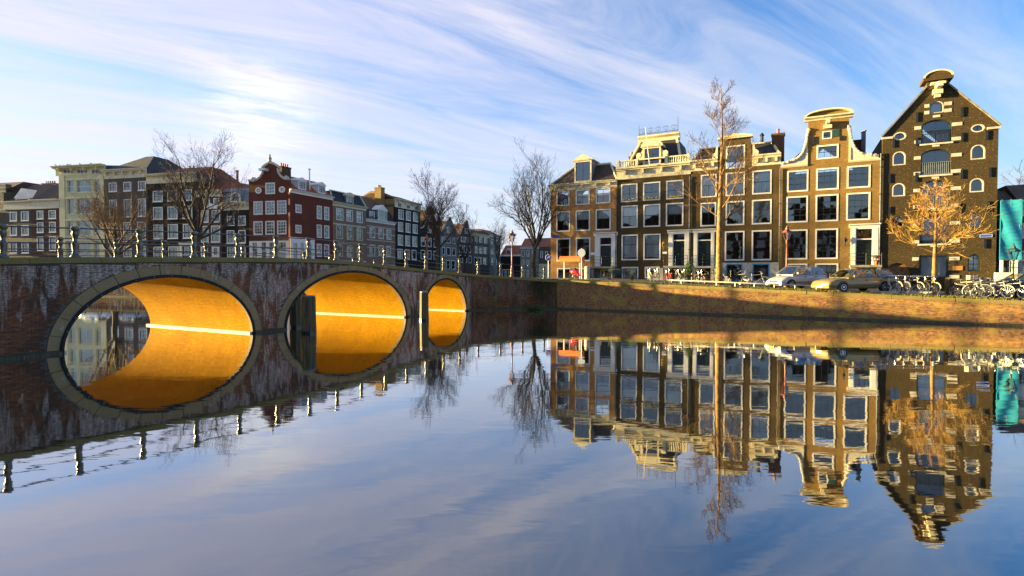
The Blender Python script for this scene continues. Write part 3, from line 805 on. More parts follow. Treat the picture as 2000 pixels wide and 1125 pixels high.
    def gable_roof(s, zr, ze, ridge_u=None, y0=.15, y1=9.0, m='tiles_red', over=.0):
        r = s.w / 2 if ridge_u is None else ridge_u
        return s.poly_roof([[(-over, y0, ze), (r, y0, zr), (r, y1, zr), (-over, y1, ze)], [(r, y0, zr), (s.w + over, y0, ze), (s.w + over, y1, ze), (r, y1, zr)], [(-over, y1, ze), (r, y1, zr), (s.w + over, y1, ze)]], m)
    def front_roof(s, ze, zr, dy=3.5, m='tiles_red', y0=.0, hip0=0.0, hip1=0.0, y1=9.0):
        """ridge parallel to the street"""
        w = s.w; MB().box(.02, w - .02, y0 + .31, y1 - .02, ze - 1.3, ze - .004).build('attic', 'interior', s.root)
        return s.poly_roof([[(0, y0, ze), (w, y0, ze), (w - hip1, y0 + dy, zr), (hip0, y0 + dy, zr)], [(w, y1, ze), (0, y1, ze), (hip0, max(y1 - dy, y0 + dy + .1), zr), (w - hip1, max(y1 - dy, y0 + dy + .1), zr)],
                            [(hip0, y0 + dy, zr), (w - hip1, y0 + dy, zr), (w - hip1, max(y1 - dy, y0 + dy + .1), zr), (hip0, max(y1 - dy, y0 + dy + .1), zr)],
                            [(0, y0, ze), (hip0, y0 + dy, zr), (hip0, max(y1 - dy, y0 + dy + .1), zr), (0, y1, ze)], [(w, y0, ze), (w, y1, ze), (w - hip1, max(y1 - dy, y0 + dy + .1), zr), (w - hip1, y0 + dy, zr)]], m)
    def dormer(s, r, peak=.35, deep=2.5, cols=2, m='white_paint', y=.0, split=(.5,), side='lead_grey', arched=False, over=.12):
        """white dormer window standing on the eaves, r = outer rect (u0,z0,u1,z1)"""
        u0, z0, u1, z1 = r
        d = MB().box(u0, u0 + .1, y + .13, y + deep, z0, z1).box(u1 - .1, u1, y + .13, y + deep, z0, z1).build('dormer', side, s.root)
        hs = s.holes; s.holes = []
        w = s.window(u0, z0, u1, z1, fw=.15, cols=cols, split=split, y=y, hole=False, proud=.02, frame=m)
        s.holes = hs
        c = (u0 + u1) / 2
        if arched:
            pts = [(u0 - over, z1 + .003)] + [(u1 + over, z1 + .003)] + [(c + ((u1 - u0) / 2 + over) * math.cos(math.pi * i / 10), z1 + .08 + peak * math.sin(math.pi * i / 10)) for i in range(11)]
        else: pts = [(u0 - over, z1 + .003), (u1 + over, z1 + .003), (u1 + over, z1 + .09), (c, z1 + .09 + peak), (u0 - over, z1 + .09)]
        MB().prism(pts, y - .14, y + deep).build('dormer_roof', m, d)
        MB().prism([(c + (p[0] - c) * .70, z1 + .07 + (p[1] - z1) * .55) for p in pts], y - .165, y - .138).build('pediment', m, d)
        return d
    def doorway(s, r, door, transom=.26, m='white_paint', doorm='door_green', ent=.32, singles=True, panels=2):
        """white surround with pilasters and entablature, r = outer rect, door = opening rect"""
        u0, z0, u1, z1 = r; a0, b0, a1, b1 = door
        s.holes.append([(a0 - .02, b0), (a1 + .02, b0), (a1 + .02, b1 + .02), (a0 - .02, b1 + .02)])
        w = MB().prism([(u0, b0), (u1, b0), (u1, z1 - ent), (u0, z1 - ent)], -.07, .02, [[(a0, b0 + .001), (a1, b0 + .001), (a1, b1), (a0, b1)]]).build('door_surround', m, s.root)
        MB().ext([(.02, z1 - ent + .003), (-.10, z1 - ent + .003), (-.10, z1 - ent * .45), (-.16, z1 - ent * .35), (-.30, z1 - .07), (-.30, z1), (.02, z1)][::-1], u0 - .12, u1 + .12).build('entablature', m, w)
        for x0, x1 in ((u0 + .05, a0 - .06), (a1 + .06, u1 - .05)):
            if x1 - x0 > .08: MB().box(x0, x1, -.115, -.068, b0 + .02, z1 - ent - .02).build('pilaster', m, w)
        zt = b1 - (b1 - b0) * transom
        MB().box(a0, a1, -.03, .12, zt - .05, zt + .05).build('transom', m, w)
        d = MB().box(a0 + .003, a1 - .003, .10, .15, b0, zt - .052).build('door', doorm, s.root)
        n = panels
        for i in range(n):
            x0, x1 = a0 + (a1 - a0) * (i + .12) / n, a0 + (a1 - a0) * (i + .88) / n
            MB().box(x0, x1, .08, .102, b0 + .12, b0 + (zt - b0) * .42).box(x0, x1, .08, .102, b0 + (zt - b0) * .5, zt - .16).build('panel', doorm, d)
        MB().lathe([(.03, 0), (.035, .03), (.02, .06)], n=8).build('door_knob', 'plate_yellow', d, loc=((a0 + a1) / 2 - .06, .06, b0 + (zt - b0) * .45))
        fl = MB().box(a0, a1, .09, .12, zt + .05, zt + .09).box(a0, a1, .09, .12, b1 - .05, b1 - .005)
        for i in range(4): x = a0 + (a1 - a0) * i / 3; fl.box(max(a0, x - .02), min(a1, x + .02), .09, .12, zt + .05, b1 - .01)
        f = fl.build('fanlight', 'sash_dark', w); MB().poly([(a0, .11, zt), (a1, .11, zt), (a1, .11, b1), (a0, .11, b1)]).build('pane', 'glass', f)
        return w
    def stoop(s, u0, u1, z1, out=1.3, left=True, rail=True, m='stone_grey', steps=5, stairw=1.0):
        """raised landing with steps to one side and an iron railing"""
        st = MB().box(u0, u1, -out, -.12, z1 - .18, z1).box(u0 + .05, u0 + .3, -out + .1, -.121, -.3, z1 - .182).box(u1 - .3, u1 - .05, -out + .1, -.121, -.3, z1 - .182).build('stoop', m, s.root)
        for i in range(steps):
            zt = z1 * (steps - i) / (steps + 1); k = .28 * (i + 1)
            a, b = (u0 - k, u0 - k + .278) if left else (u1 + k - .278, u1 + k)
            MB().box(a, b, -out, -out + stairw, -.3, zt).build('step', m, st)
        if rail:
            r = MB(); pts = [(u0, -out + .04), (u1, -out + .04)]
            for x in (u0 + .03, (u0 + u1) / 2, u1 - .03): r.tube((x, -out + .04, z1), (x, -out + .04, z1 + .95), .02)
            for h in (.35, .65, .93): r.tube((u0, -out + .04, z1 + h), (u1, -out + .04, z1 + h), .016)
            xs = u0 - .28 * steps if left else u1 + .28 * steps; xe = u0 if left else u1
            for h in (.55, .93): r.tube((xs, -out + .04, h - .1), (xe, -out + .04, z1 + h), .016)
            r.tube((xs, -out + .04, -.1), (xs, -out + .04, .95), .03)
            r.build('stoop_railing', 'black_iron', st)
        return st
def rectfix(h, r): return h.rect(r)

# ---- right row, first house from the bridge
h = House(FAC, 50, 463, Z6, 'narrow orange brick canal house at the bridge corner with a white dormer')
h.row([(87, 495, 168, 585), (207, 483, 295, 578), (333, 468, 425, 570)], split=(.5,), topcols=2, curtain=.0)
h.row([(85, 622, 172, 750), (207, 612, 297, 742), (332, 603, 427, 735)], split=(.55,), topcols=1, curtain=.45)
h.row([(87, 790, 174, 935), (208, 782, 299, 930)], split=(.6,), topcols=1, cols=1)
h.row([(90, 975, 200, 1045)], split=(.6,), cols=2); h.row([(212, 975, 300, 1045)], split=(.6,), cols=2)
zc0 = (h.z(45, 497) + h.z(460, 462)) / 2; zc1 = (h.z(38, 457) + h.z(460, 420)) / 2
r = h.rect((328, 752, 464, 966)); dr = h.rect((362, 785, 430, 966)); dr[1] = r[1]
h.doorway(r, dr, transom=.25); h.stoop(r[0] - .1, r[2] - .05, r[1], 1.2, True)
bd = h.rect((362, 985, 428, 1062)); h.window(bd[0], .02, bd[2], bd[3], cols=1, split=(.7,), name='basement_window'); bd = h.rect((322, 985, 360, 1062))
MB().box(bd[0], bd[2], -.03, .02, .0, bd[3] * .62).build('basement_panel', 'blue_paint', h.root)
sg = h.rect((302, 878, 329, 893)); MB().box(sg[0], sg[2], -.04, -.004, sg[1], sg[3]).build('name_board', 'sign_white', h.root)
h.shell([(0, -1.2), (h.w, -1.2), (h.w, zc0 + .1), (0, zc0 + .1)], 'brick_orange')
h.cornice(zc0, zc1, 'cream_paint', .40, brackets=5, u0=-.12)
zr = h.z(250, 318)
u1_, u2_ = h.c(170, 330)[0], h.c(395, 306)[0]
h.poly_roof([[(0, .0, zc1), (h.w, .0, zc1), (u2_, 1.6, zr), (u1_, 1.6, zr)], [(0, 0, zc1), (u1_, 1.6, zr), (u1_, 9, zr), (0, 9, zc1)], [(h.w, 0, zc1), (h.w, 9, zc1), (u2_, 9, zr), (u2_, 1.6, zr)], [(u1_, 1.6, zr), (u2_, 1.6, zr), (u2_, 9, zr), (u1_, 9, zr)]], 'tiles_dark')
rb = MB(); rb.path([(0, 0, zc1 + .06), (u1_, 1.6, zr + .06)], .10, 6); rb.path([(h.w, 0, zc1 + .06), (u2_, 1.6, zr + .06)], .10, 6); rb.path([(u1_, 1.6, zr + .06), (u2_, 1.6, zr + .06)], .12, 6); rb.build('ridge_capping', 'cream_paint', h.root)
dm = h.rect((198, 300, 305, 435)); h.dormer(dm, .55, 2.2, 2, 'cream_paint', y=.05, split=(.0001,), over=.18)

# ---- second: mansard with balustrade and roof cresting
h = House(FAC, 465, 922, Z6, 'dark brick canal house with white balustrade, mansard and iron roof cresting')
cu = dict(split=(.5,), cols=2)
for rr in h.row([(492, 450, 595, 562), (630, 436, 738, 550), (775, 420, 885, 540)], split=(.45,), cols=2, topcols=2):
    bb = [v.co for v in rr.data.vertices]; x0 = min(v.x for v in bb); x1 = max(v.x for v in bb); z0 = min(v.z for v in bb)
    fb = MB()
    for i in range(26):
        fb.lathe([(.02, -.03), (.07, .0), (.05, .05), (.01, .08)], (random.uniform(x0 + .14, x1 - .14), -.05 + random.uniform(-.06, .02), z0 + .18 + random.uniform(-.04, .08)), 5)
    fb.build('flower_box', 'flower_yellow', rr)
h.row([(494, 586, 597, 726), (632, 575, 738, 717), (773, 563, 883, 708)], split=(.52,), topcols=1, cols=2, curtain=.5)
h.row([(495, 767, 598, 928), (632, 760, 740, 923)], split=(.62,), cols=1, curtain=.93)
h.row([(497, 968, 600, 1062)], split=(.5,), cols=2, bars='white_paint'); h.row([(640, 966, 735, 1040)], cols=2, curtain=.3)
r = h.rect((790, 736, 925, 962)); dr = h.rect((820, 762, 890, 962)); dr[1] = r[1]
h.doorway(r, dr, .2); h.stoop(r[0] - .25, r[2], r[1], 1.2, True, m='cream_paint')
zc0 = (h.z(465, 430) + h.z(922, 378)) / 2; zc1 = (h.z(457, 358) + h.z(922, 312)) / 2; zb1 = (h.z(457, 312) + h.z(922, 262)) / 2
h.shell([(0, -1.2), (h.w, -1.2), (h.w, zc0 + .1), (0, zc0 + .1)], 'brick_dark')
h.cornice(zc0, zc1, 'cream_paint', .5, brackets=4, frieze=.62)
bal = MB().box(0, h.w, -.33, -.12, zc1 + .003, zc1 + .10).box(0, h.w, -.33, -.12, zb1 - .11, zb1).build('balustrade', 'cream_paint', h.root)
dmr = h.rect((630, 215, 742, 335)); bz0, bz1 = zc1 + .10, zb1 - .11
for i in range(5):
    x = (0.14, dmr[0] - .55, dmr[2] + .55, h.w - .14, h.w * .5)[i]
    if i < 4: MB().box(x - .13, x + .13, -.36, -.09, zc1 + .10, zb1 + .03).build('pedestal', 'cream_paint', bal)
hb = bz1 - bz0; bpro = MB().lathe([(.06, 0), (.045, hb * .12), (.075, hb * .35), (.04, hb * .75), (.06, hb)], n=8).build('baluster', 'cream_paint', bal, loc=(.4, -.225, bz0), smooth=True)
nbal = 30
for i in range(1, nbal):
    x = .4 + (h.w - .8) * i / (nbal - 1)
    if dmr[0] - .72 < x < dmr[2] + .72 and not (x < dmr[0] - .3 and False): continue
    obj('baluster', bpro.data, bal, (x, -.225, bz0))
mz0 = zc1; mz1 = h.z(705, 152); ml0, ml1 = h.c(520, 300)[0], h.c(590, 165)[0]; mr0, mr1 = h.c(866, 268)[0], h.c(825, 140)[0]
yf0, yf1 = .25, 1.5
h.poly_roof([[(ml0, yf0, mz0), (mr0, yf0, mz0), (mr1, yf1, mz1), (ml1, yf1, mz1)], [(ml0, yf0, mz0), (ml1, yf1, mz1), (ml1, 6, mz1), (ml0, 6, mz0)], [(mr0, yf0, mz0), (mr0, 6, mz0), (mr1, 6, mz1), (mr1, yf1, mz1)], [(ml0, 6, mz0), (mr0, 6, mz0), (mr1, 6, mz1), (ml1, 6, mz1)]], 'slate')
MB().box(.01, h.w - .01, .3, 8.9, zc1 - .3, zc1 + .02).build('flat_roof', 'lead_grey', h.root)
ct = h.z(705, 118)
cr = MB().ext([(yf1 + .4, mz1 - .1), (yf1 - .12, mz1 - .1), (yf1 - .12, mz1 + (ct - mz1) * .4), (yf1 - .42, mz1 + (ct - mz1) * .75), (yf1 - .42, ct), (yf1 + .4, ct)][::-1], ml1 - .22, mr1 + .22).build('roof_cornice', 'cream_paint', h.root)
MB().path([(ml0, yf0 - .04, mz0 + .05), (ml1, yf1 - .06, mz1)], .13, 5).build('hip_capping', 'cream_paint', h.root); MB().path([(mr0, yf0 - .04, mz0 + .05), (mr1, yf1 - .06, mz1)], .13, 5).build('hip_capping', 'cream_paint', h.root)
cs = MB(); x0, x1 = ml1 - .1, mr1 + .1
for zz in (.06, .2): cs.tube((x0, yf1 - .2, ct + zz), (x1, yf1 - .2, ct + zz), .018, n=4)
for i in range(29):
    x = x0 + (x1 - x0) * i / 28; cs.tube((x, yf1 - .2, ct), (x, yf1 - .2, ct + (.26 if i % 2 else .34)), .011, n=4)
for i in range(5):
    x = x0 + (x1 - x0) * (i + .5) / 5; c0 = (x, yf1 - .2, ct + .2)
    cs.tube(c0, (x, yf1 - .2, ct + .85), .016, n=4)
    for sg_ in (-1, 1):
        cs.path([(x, yf1 - .2, ct + .3), (x + sg_ * .2, yf1 - .2, ct + .5), (x + sg_ * .26, yf1 - .2, ct + .66), (x + sg_ * .14, yf1 - .2, ct + .74), (x + sg_ * .08, yf1 - .2, ct + .62)], .014, 4)
        cs.path([(x, yf1 - .2, ct + .2), (x + sg_ * .3, yf1 - .2, ct + .3), (x + sg_ * .36, yf1 - .2, ct + .22)], .012, 4)
    cs.tube((x - .13, yf1 - .2, ct + .72), (x + .13, yf1 - .2, ct + .72), .012, n=4)
cs.tube((x0, yf1 - .2, ct), (x0, yf1 - .2, ct + 1.15), .03, .012, 5); cs.tube((x1, yf1 - .2, ct), (x1, yf1 - .2, ct + 1.5), .03, .012, 5)
cs.build('roof_cresting', 'black_iron', cr)
dd = h.dormer([dmr[0], zc1 + .05, dmr[2], dmr[3]], .55, 1.6, 2, 'cream_paint', y=-.06, split=(.62,), arched=True, over=.2)
for sg_, ux in ((-1, dmr[0]), (1, dmr[2])):
    z0 = zb1 + .02
    MB().prism([(ux, z0), (ux + sg_ * .62, z0), (ux + sg_ * .66, z0 + .3), (ux + sg_ * .5, z0 + .62), (ux + sg_ * .22, z0 + .62), (ux, z0 + .95)][::(1 if sg_ > 0 else -1)], -.02, .2).build('scroll', 'cream_paint', dd)
    MB().lathe([(.24, -.14), (.26, 0), (.24, .14)], n=12).build('volute', 'cream_paint', dd, loc=(ux + sg_ * .42, .08, z0 + .40)).rotation_euler = (R(90), 0, 0)
fp0, fp1 = h.c(682, 338), h.c(660, 105)
pole = MB(); pole.tube((fp0[0], -.7, fp0[1]), (fp1[0], -.95, fp1[1] - .1), .045, .028, 8); pole.lathe([(.03, 0), (.06, .05), (.03, .1)], (fp1[0], -.95, fp1[1] - .1), 8); pole.tube((fp0[0], -.3, zc1 + .35), (fp0[0], -.72, zc1 + .35), .03)
pole.build('flagpole', 'cream_paint', h.root)
h.chimney(h.c(526, 270)[0], 2.2, zc1, h.z(526, 245), .7, .6, 'brick_tan', 2)
lt = h.c(760, 835)
def wall_lantern(hh, u, z, m='black_iron'):
    l = MB().path([(u, -.002, z - .35), (u, -.16, z - .3), (u, -.25, z - .12)], .02, 6).lathe([(.05, 0), (.13, .28), (.14, .30), (.05, .42), (.02, .5)], (u, -.25, z - .12), 6).build('wall_lantern', m, hh.root)
    MB().lathe([(.06, .02), (.125, .26)], (u, -.25, z - .12), 6).build('glass', 'glass_lamp', l)
wall_lantern(h, lt[0], lt[1], 'brass')
np_ = h.rect((752, 873, 780, 886)); MB().box(np_[0], np_[2], -.03, -.003, np_[1], np_[3]).build('name_plate', 'sign_white', h.root)

# ---- third: olive brick with central attic window
h = House(FAC, 45, 481, Z7, 'olive brown brick house behind the tall bare tree, with small slate mansards')
h.row([(97, 527, 175, 635), (218, 517, 312, 632), (348, 505, 443, 625)], split=(.52,), cols=2, topcols=1, curtain=.95)
h.row([(95, 665, 172, 778), (218, 657, 310, 775), (346, 648, 443, 772)], split=(.6,), cols=2, topcols=1, curtain=.0)
h.row([(214, 804, 310, 948), (345, 798, 442, 946)], split=(.68,), cols=1)
r = h.rect((62, 793, 165, 975)); dr = h.rect((83, 812, 146, 975)); dr[1] = r[1]
h.doorway(r, dr, .22, panels=1); h.stoop(r[0], r[2] + .1, r[1], 1.2, False, m='cream_paint')
hz = h.z(340, 957)
for q in ((220, 962, 298, 1062), (350, 962, 430, 1062)):
    rr = h.rect(q); h.window(rr[0], .06, rr[2], hz - .12, cols=2, split=(.68,), topcols=1, frame='blue_paint', fw=.07)
zc0 = (h.z(62, 508) + h.z(488, 480)) / 2; zc1 = (h.z(62, 460) + h.z(488, 425)) / 2
aw = h.rect((220, 385, 313, 497))
cz = h.z(268, 345)
ua, ub = h.c(180, 400)[0], h.c(350, 400)[0]
h.window(aw[0], aw[1], aw[2], aw[3], cols=2, split=(.55,), topcols=2, curtain=.5)
h.shell([(0, -1.2), (h.w, -1.2), (h.w, zc0 + .1), (ub, zc0 + .1), (ub - .2, cz), (ua + .2, cz), (ua, zc0 + .1), (0, zc0 + .1)], 'brick_olive', eave=zc0)
rr = h.rect((196, 957, 480, 1060)); sw = [q for q in h.holes if max(p[1] for p in q) < hz]
MB().prism([(rr[0], -1), (h.w, -1), (h.w, hz), (rr[0], hz)], -.022, -.004, [inset(q, -.03) for q in sw]).build('plinth', 'stone_white', h.root)
h.cornice(zc0, zc1, 'cream_paint', .42, u1=ua + .02, brackets=3); h.cornice(zc0, zc1, 'cream_paint', .42, u0=ub - .02, brackets=3)
um = (ua + ub) / 2
pk = h.z(268, 328)
MB().prism([(ua - .0, cz - .12), (ub + .0, cz - .12), (ub, cz + .05), (ub - .5, cz + .15), (um + .15, pk), (um - .15, pk), (ua + .5, cz + .15), (ua, cz + .05)], -.30, .4).build('pediment', 'cream_paint', h.root)
MB().prism([(ua + .5, cz + .0), (ub - .5, cz + .0), (um, pk - .14)], -.34, -.298).build('pediment_relief', 'cream_paint', h.root)
for ux, sg_ in ((ua, -1), (ub, 1)):
    MB().prism([(ux, zc1), (ux + sg_ * .45, zc1), (ux + sg_ * .5, zc1 + .35), (ux + sg_ * .2, zc1 + .6), (ux + sg_ * .12, zc1 + 1.1), (ux, zc1 + 1.2)][::sg_], -.1, .15).build('scroll', 'cream_paint', h.root)
rz_ = h.z(400, 358)
h.poly_roof([[(.1, .15, zc1), (h.w - .1, .15, zc1), (h.w - .7, 1.5, rz_), (.7, 1.5, rz_)], [(.1, .15, zc1), (.7, 1.5, rz_), (.7, 9, rz_), (.1, 9, zc1)], [(h.w - .1, .15, zc1), (h.w - .1, 9, zc1), (h.w - .7, 9, rz_), (h.w - .7, 1.5, rz_)], [(.7, 1.5, rz_), (h.w - .7, 1.5, rz_), (h.w - .7, 9, rz_), (.7, 9, rz_)]], 'slate')
rb = MB(); rb.path([(h.w - .1, .12, zc1), (h.w - .7, 1.46, rz_)], .12, 5); rb.path([(.1, .12, zc1), (.7, 1.46, rz_)], .12, 5); rb.box(.6, h.w - .6, 1.35, 1.6, rz_, rz_ + .1); rb.build('ridge_capping', 'cream_paint', h.root)
h.chimney(h.c(494, 380)[0] - .35, 1.0, zc1 - .5, h.z(494, 310), 1.0, .8, 'brick_brown', 1)
MB().lathe([(.14, 0), (.14, .9), (.2, .95), (.2, 1.0), (.06, 1.2)], n=8).build('chimney_flue', 'black_iron', h.root, loc=(h.w - 1.6, 2.5, rz_))

# ---- fourth: tall neck gable
h = House(FAC, 481, 968, Z7, 'tan brick neck gable house with white carved gable scrolls and curved pediment')
kw = dict(cols=3, split=(.25, .5, .75))
h.row([(518, 508, 622, 613), (660, 495, 771, 603), (810, 482, 926, 590)], cols=3, split=(.33, .66))
h.row([(514, 636, 620, 764), (657, 624, 769, 756), (807, 613, 925, 748)], cols=3, split=(.25, .5, .75))
h.row([(514, 797, 618, 942), (655, 790, 767, 940)], cols=3, split=(.25, .5, .75))
h.row([(516, 963, 617, 1062), (654, 960, 768, 1062)], cols=4, split=(.6,), curtain=.4)
nw = h.rect((662, 382, 770, 450)); h.window(*nw, cols=3, split=(.5,))
tw = h.rect((690, 315, 737, 353)); h.window(*tw, cols=2, split=(.5,), fw=.08)
r = h.rect((828, 768, 965, 970)); dr = h.rect((855, 793, 932, 970)); dr[1] = r[1]
h.doorway(r, dr, .28); h.stoop(r[0] - .1, r[2] + .1, r[1], 1.3, True)
zs = (h.z(481, 487) + h.z(968, 447)) / 2; zn = (h.z(620, 272) + h.z(820, 243)) / 2; zp = h.z(718, 208)
n0, n1 = h.c(620, 380)[0], h.c(820, 380)[0]
h.shell([(0, -1.2), (h.w, -1.2), (h.w, zs), (n1, zs), (n1, zn), (n0, zn), (0 + n0, zs), (0, zs)], 'brick_tan', eave=zs - .1)
nc = (n0 + n1) / 2; hw = (n1 - n0) / 2
MB().ext([(.3, zn - .0), (-.06, zn), (-.10, zn + .1), (-.34, zn + .2), (-.34, zn + .3), (.3, zn + .3)][::-1], n0 - .28, n1 + .28).build('gable_cornice', 'cream_paint', h.root)
zq = zn + .303; hp = zp - zq
arcp = [(nc + (hw + .3) * math.cos(math.pi * i / 14), zq + hp * math.sin(math.pi * i / 14)) for i in range(15)]
arci = [(nc + (hw + .12) * math.cos(math.pi * i / 14), zq + .02 + (hp - .14) * math.sin(math.pi * i / 14)) for i in range(15)]
MB().prism(arcp, -.04, .3).build('pediment', 'brick_tan', h.root)
MB().prism(arcp + arci[::-1], -.34, -.043).build('pediment_moulding', 'cream_paint', h.root)
for ux, sg_, ue in ((n0, -1, .15), (n1, 1, h.w - .15)):          # carved side scrolls
    zt = h.z(612 if sg_ < 0 else 828, 305 if sg_ < 0 else 285); W_ = abs(ux - ue)
    Hs = zt - zs; W_ = min(W_, 2.3); k_ = W_ / 1.9
    prf = [(a * k_, zs + b * Hs) for a, b in ((0, 1), (.10, .86), (.16, .70), (.25, .53), (.40, .38), (.60, .27), (.88, .19), (1.2, .15), (1.55, .12), (1.9, .10))] + [(W_, zs), (0, zs)]
    pl = [(ux + sg_ * a, b) for a, b in prf]
    sc = MB().prism(pl if sg_ < 0 else pl[::-1], -.02, .25).build('gable_scroll', 'stone_white', h.root)
    orn = MB()
    for i in range(46):
        f = i / 45 * (len(prf) - 3 - 1e-6); k = int(f); f -= k; a = prf[k][0] + (prf[k + 1][0] - prf[k][0]) * f; b = prf[k][1] + (prf[k + 1][1] - prf[k][1]) * f
        rr_ = random.uniform(.07, .15); orn.lathe([(.01, -rr_), (rr_ * .8, -rr_ * .5), (rr_, 0), (rr_ * .7, rr_ * .6), (.01, rr_)], (ux + sg_ * (a - .06), -.05 + random.uniform(-.03, .03), b - .05), 6)
    orn.build('carving', 'stone_white', sc)
    MB().box(min(ux, ux + sg_ * .14) - .0, max(ux, ux + sg_ * .14), -.06, -.018, zs, zt).build('gable_edge', 'cream_paint', sc)
MB().ext([(.3, zs - .18), (-.05, zs - .18), (-.12, zs - .06), (-.12, zs - .004), (.3, zs - .004)][::-1], 0, n0 - .003).build('shoulder_cornice', 'cream_paint', h.root)
MB().ext([(.3, zs - .18), (-.05, zs - .18), (-.12, zs - .06), (-.12, zs - .004), (.3, zs - .004)][::-1], n1 + .003, h.w).build('shoulder_cornice', 'cream_paint', h.root)
h.poly_roof([[(.2, .3, zs - .1), (nc, .3, zn - .6), (nc, 9, zn - .6), (.2, 9, zs - .1)], [(nc, .3, zn - .6), (h.w - .2, .3, zs - .1), (h.w - .2, 9, zs - .1), (nc, 9, zn - .6)]], 'tiles_dark')
hb0 = h.c(716, 290)
MB().box(hb0[0] - .13, hb0[0] + .13, -.95, .0, hb0[1] + .05, hb0[1] + .35).box(hb0[0] - .3, hb0[0] + .3, -.35, .0, hb0[1] - .25, hb0[1] + .05).box(hb0[0] - .2, hb0[0] + .2, -1.0, -.6, hb0[1] + .35, hb0[1] + .45).build('hoist_beam', 'cream_paint', h.root)
sh = h.rect((739, 307, 773, 343)); MB().box(sh[0], sh[2], -.05, -.004, sh[1], sh[3]).build('shutter', 'shutter_green', h.root)
for q in ((642, 343, 650, 380), (776, 338, 784, 362)):
    rr = h.rect(q); MB().box(rr[0] - .03, rr[2] + .03, -.09, -.003, rr[1], rr[3]).build('wall_anchor', 'black_iron', h.root)
wall_lantern(h, *h.c(803, 855))
h.chimney(h.c(884, 360)[0], 2.4, zs - .5, h.z(884, 325), .7, .6, 'brick_red', 0)
for xx, yy in ((902, 290), (912, 286)):
    q = h.c(xx, yy); MB().lathe([(.10, zs - .5), (.10, q[1]), (.16, q[1] + .02), (.16, q[1] + .08)], n=8).build('flue_pipe', 'lead_grey', h.root, loc=(q[0], 2.2, 0))
pt = MB(); q = h.c(945, 945)
pt.lathe([(.16, 0), (.22, .35), (.24, .38)], (q[0], -1.0, r[1] + .0), 8); pt.build('flower_pot', 'terracotta', h.root)
pg = MB()
for i in range(40): pg.lathe([(.01, -.05), (.06, 0), (.01, .06)], (q[0] + random.uniform(-.25, .25), -1.0 + random.uniform(-.2, .2), r[1] + .45 + random.uniform(0, .3)), 5)
pg.build('flowers', 'lamp_red', h.root)

# ---- fifth: warehouse with loading doors
h = House(FAC, 72, 611, Z8, 'tall dark brick warehouse with pointed gable, arched loading doors and white stone blocks', name='warehouse', cat='warehouse')
ze = (h.z(80, 333) + h.z(622, 275)) / 2; za = h.z(345, 88); uc = h.c(332, 300)[0]
aw = dict(shape='arch', singles=False)
load = [((272, 247, 390, 357), .35), ((270, 385, 388, 505), .35), ((265, 530, 388, 660), .35), ((262, 695, 378, 828), .0)]
LH = .93
for i, (q, rise) in enumerate(load):
    rr = h.rect(q); hw = (rr[2] - rr[0]) / 2; rr[0] = uc - LH; rr[2] = uc + LH
    wd = h.window(*rr, shape='arch', rise=.45, fw=.07, cols=2, split=(.42,), frame='sash_dark', sash='sash_dark', singles=False, proud=-.10, deep=.26, name='loading_door', curtain=(.9 if i == 3 else 0))
    if i < 3:
        br_ = MB(); n = 15
        for k in range(n + 1): br_.tube((rr[0] + (rr[2] - rr[0]) * k / n, .03, rr[1] + .02), (rr[0] + (rr[2] - rr[0]) * k / n, .03, rr[1] + .95), .017, n=5)
        br_.tube((rr[0], .03, rr[1] + .95), (rr[2], .03, rr[1] + .95), .025); br_.tube((rr[0], .03, rr[1] + .08), (rr[2], .03, rr[1] + .08), .02)
        br_.build('balcony_bars', 'black_iron' if i == 0 else 'lead_grey', wd)
    MB().box(rr[0] - .1, rr[2] + .1, -.10, .0, rr[1] - .13, rr[1] - .004).build('sill', 'stone_white', wd)
q = h.rect((306, 160, 362, 217)); h.window(uc - .45, q[1], uc + .45, q[3], shape='arch', rise=.4, fw=.07, frame='stone_white', cols=1, split=(), singles=False, curtain=1, proud=-.04, deep=.2)
q = h.rect((258, 880, 373, 990)); h.window(uc - LH, q[1], uc + LH, q[3], fw=.10, frame='sash_dark', sash='sash_dark', cols=2, split=(), curtain=1.0, name='shop_window', proud=-.04, deep=.22)
for q in ((130, 305, 193, 345), (492, 268, 560, 308)): h.window(*h.rect(q), shape='ell', fw=.10, frame='stone_white', cols=2, split=(), singles=False, proud=.0, deep=.22)
prs = [((127, 397, 190, 462), (492, 363, 562, 433)), ((125, 545, 187, 607), (487, 520, 556, 587)), ((122, 697, 183, 767), (482, 680, 550, 755))]
for k, (a, b) in enumerate(prs):
    ra, rb_ = h.rect(a), h.rect(b); z0, z1 = (ra[1] + rb_[1]) / 2, (ra[3] + rb_[3]) / 2
    for rr in (ra, rb_): h.window(rr[0], z0, rr[2], z1, shape='arch', rise=.42, fw=.09, frame='stone_white' if k < 2 else 'brick_warehouse', cols=1 if k < 2 else 2, split=(), singles=False, proud=.0, deep=.22)
rr = h.rect((478, 875, 540, 957)); h.window(*rr, shape='arch', rise=.40, fw=.08, frame='sash_dark', sash='sash_dark', cols=2, split=(.4, .75), singles=False, proud=-.06, deep=.26, curtain=.8)
gt = h.rect((85, 918, 215, 1000)); gt[1] = .02
h.holes.append(arch_pts(gt[0], .05, gt[2], gt[3], 1.0))
gd = MB().prism(arch_pts(gt[0] - .05, .05, gt[2] + .05, gt[3] + .05, 1.0), .2, .26).build('gateway_door', 'wood_door', h.root)
for i in range(12):
    x = gt[0] + (gt[2] - gt[0]) * i / 12; xm = x + (gt[2] - gt[0]) / 24; f = abs(xm - (gt[0] + gt[2]) / 2) / ((gt[2] - gt[0]) / 2); top = gt[3] - 1.0 + math.sqrt(max(0, 1 - f * f))
    MB().box(x + .01, x + (gt[2] - gt[0]) / 12 - .01, .165 + random.uniform(0, .01), .199, .06, top).build('plank', 'wood_door', gd)
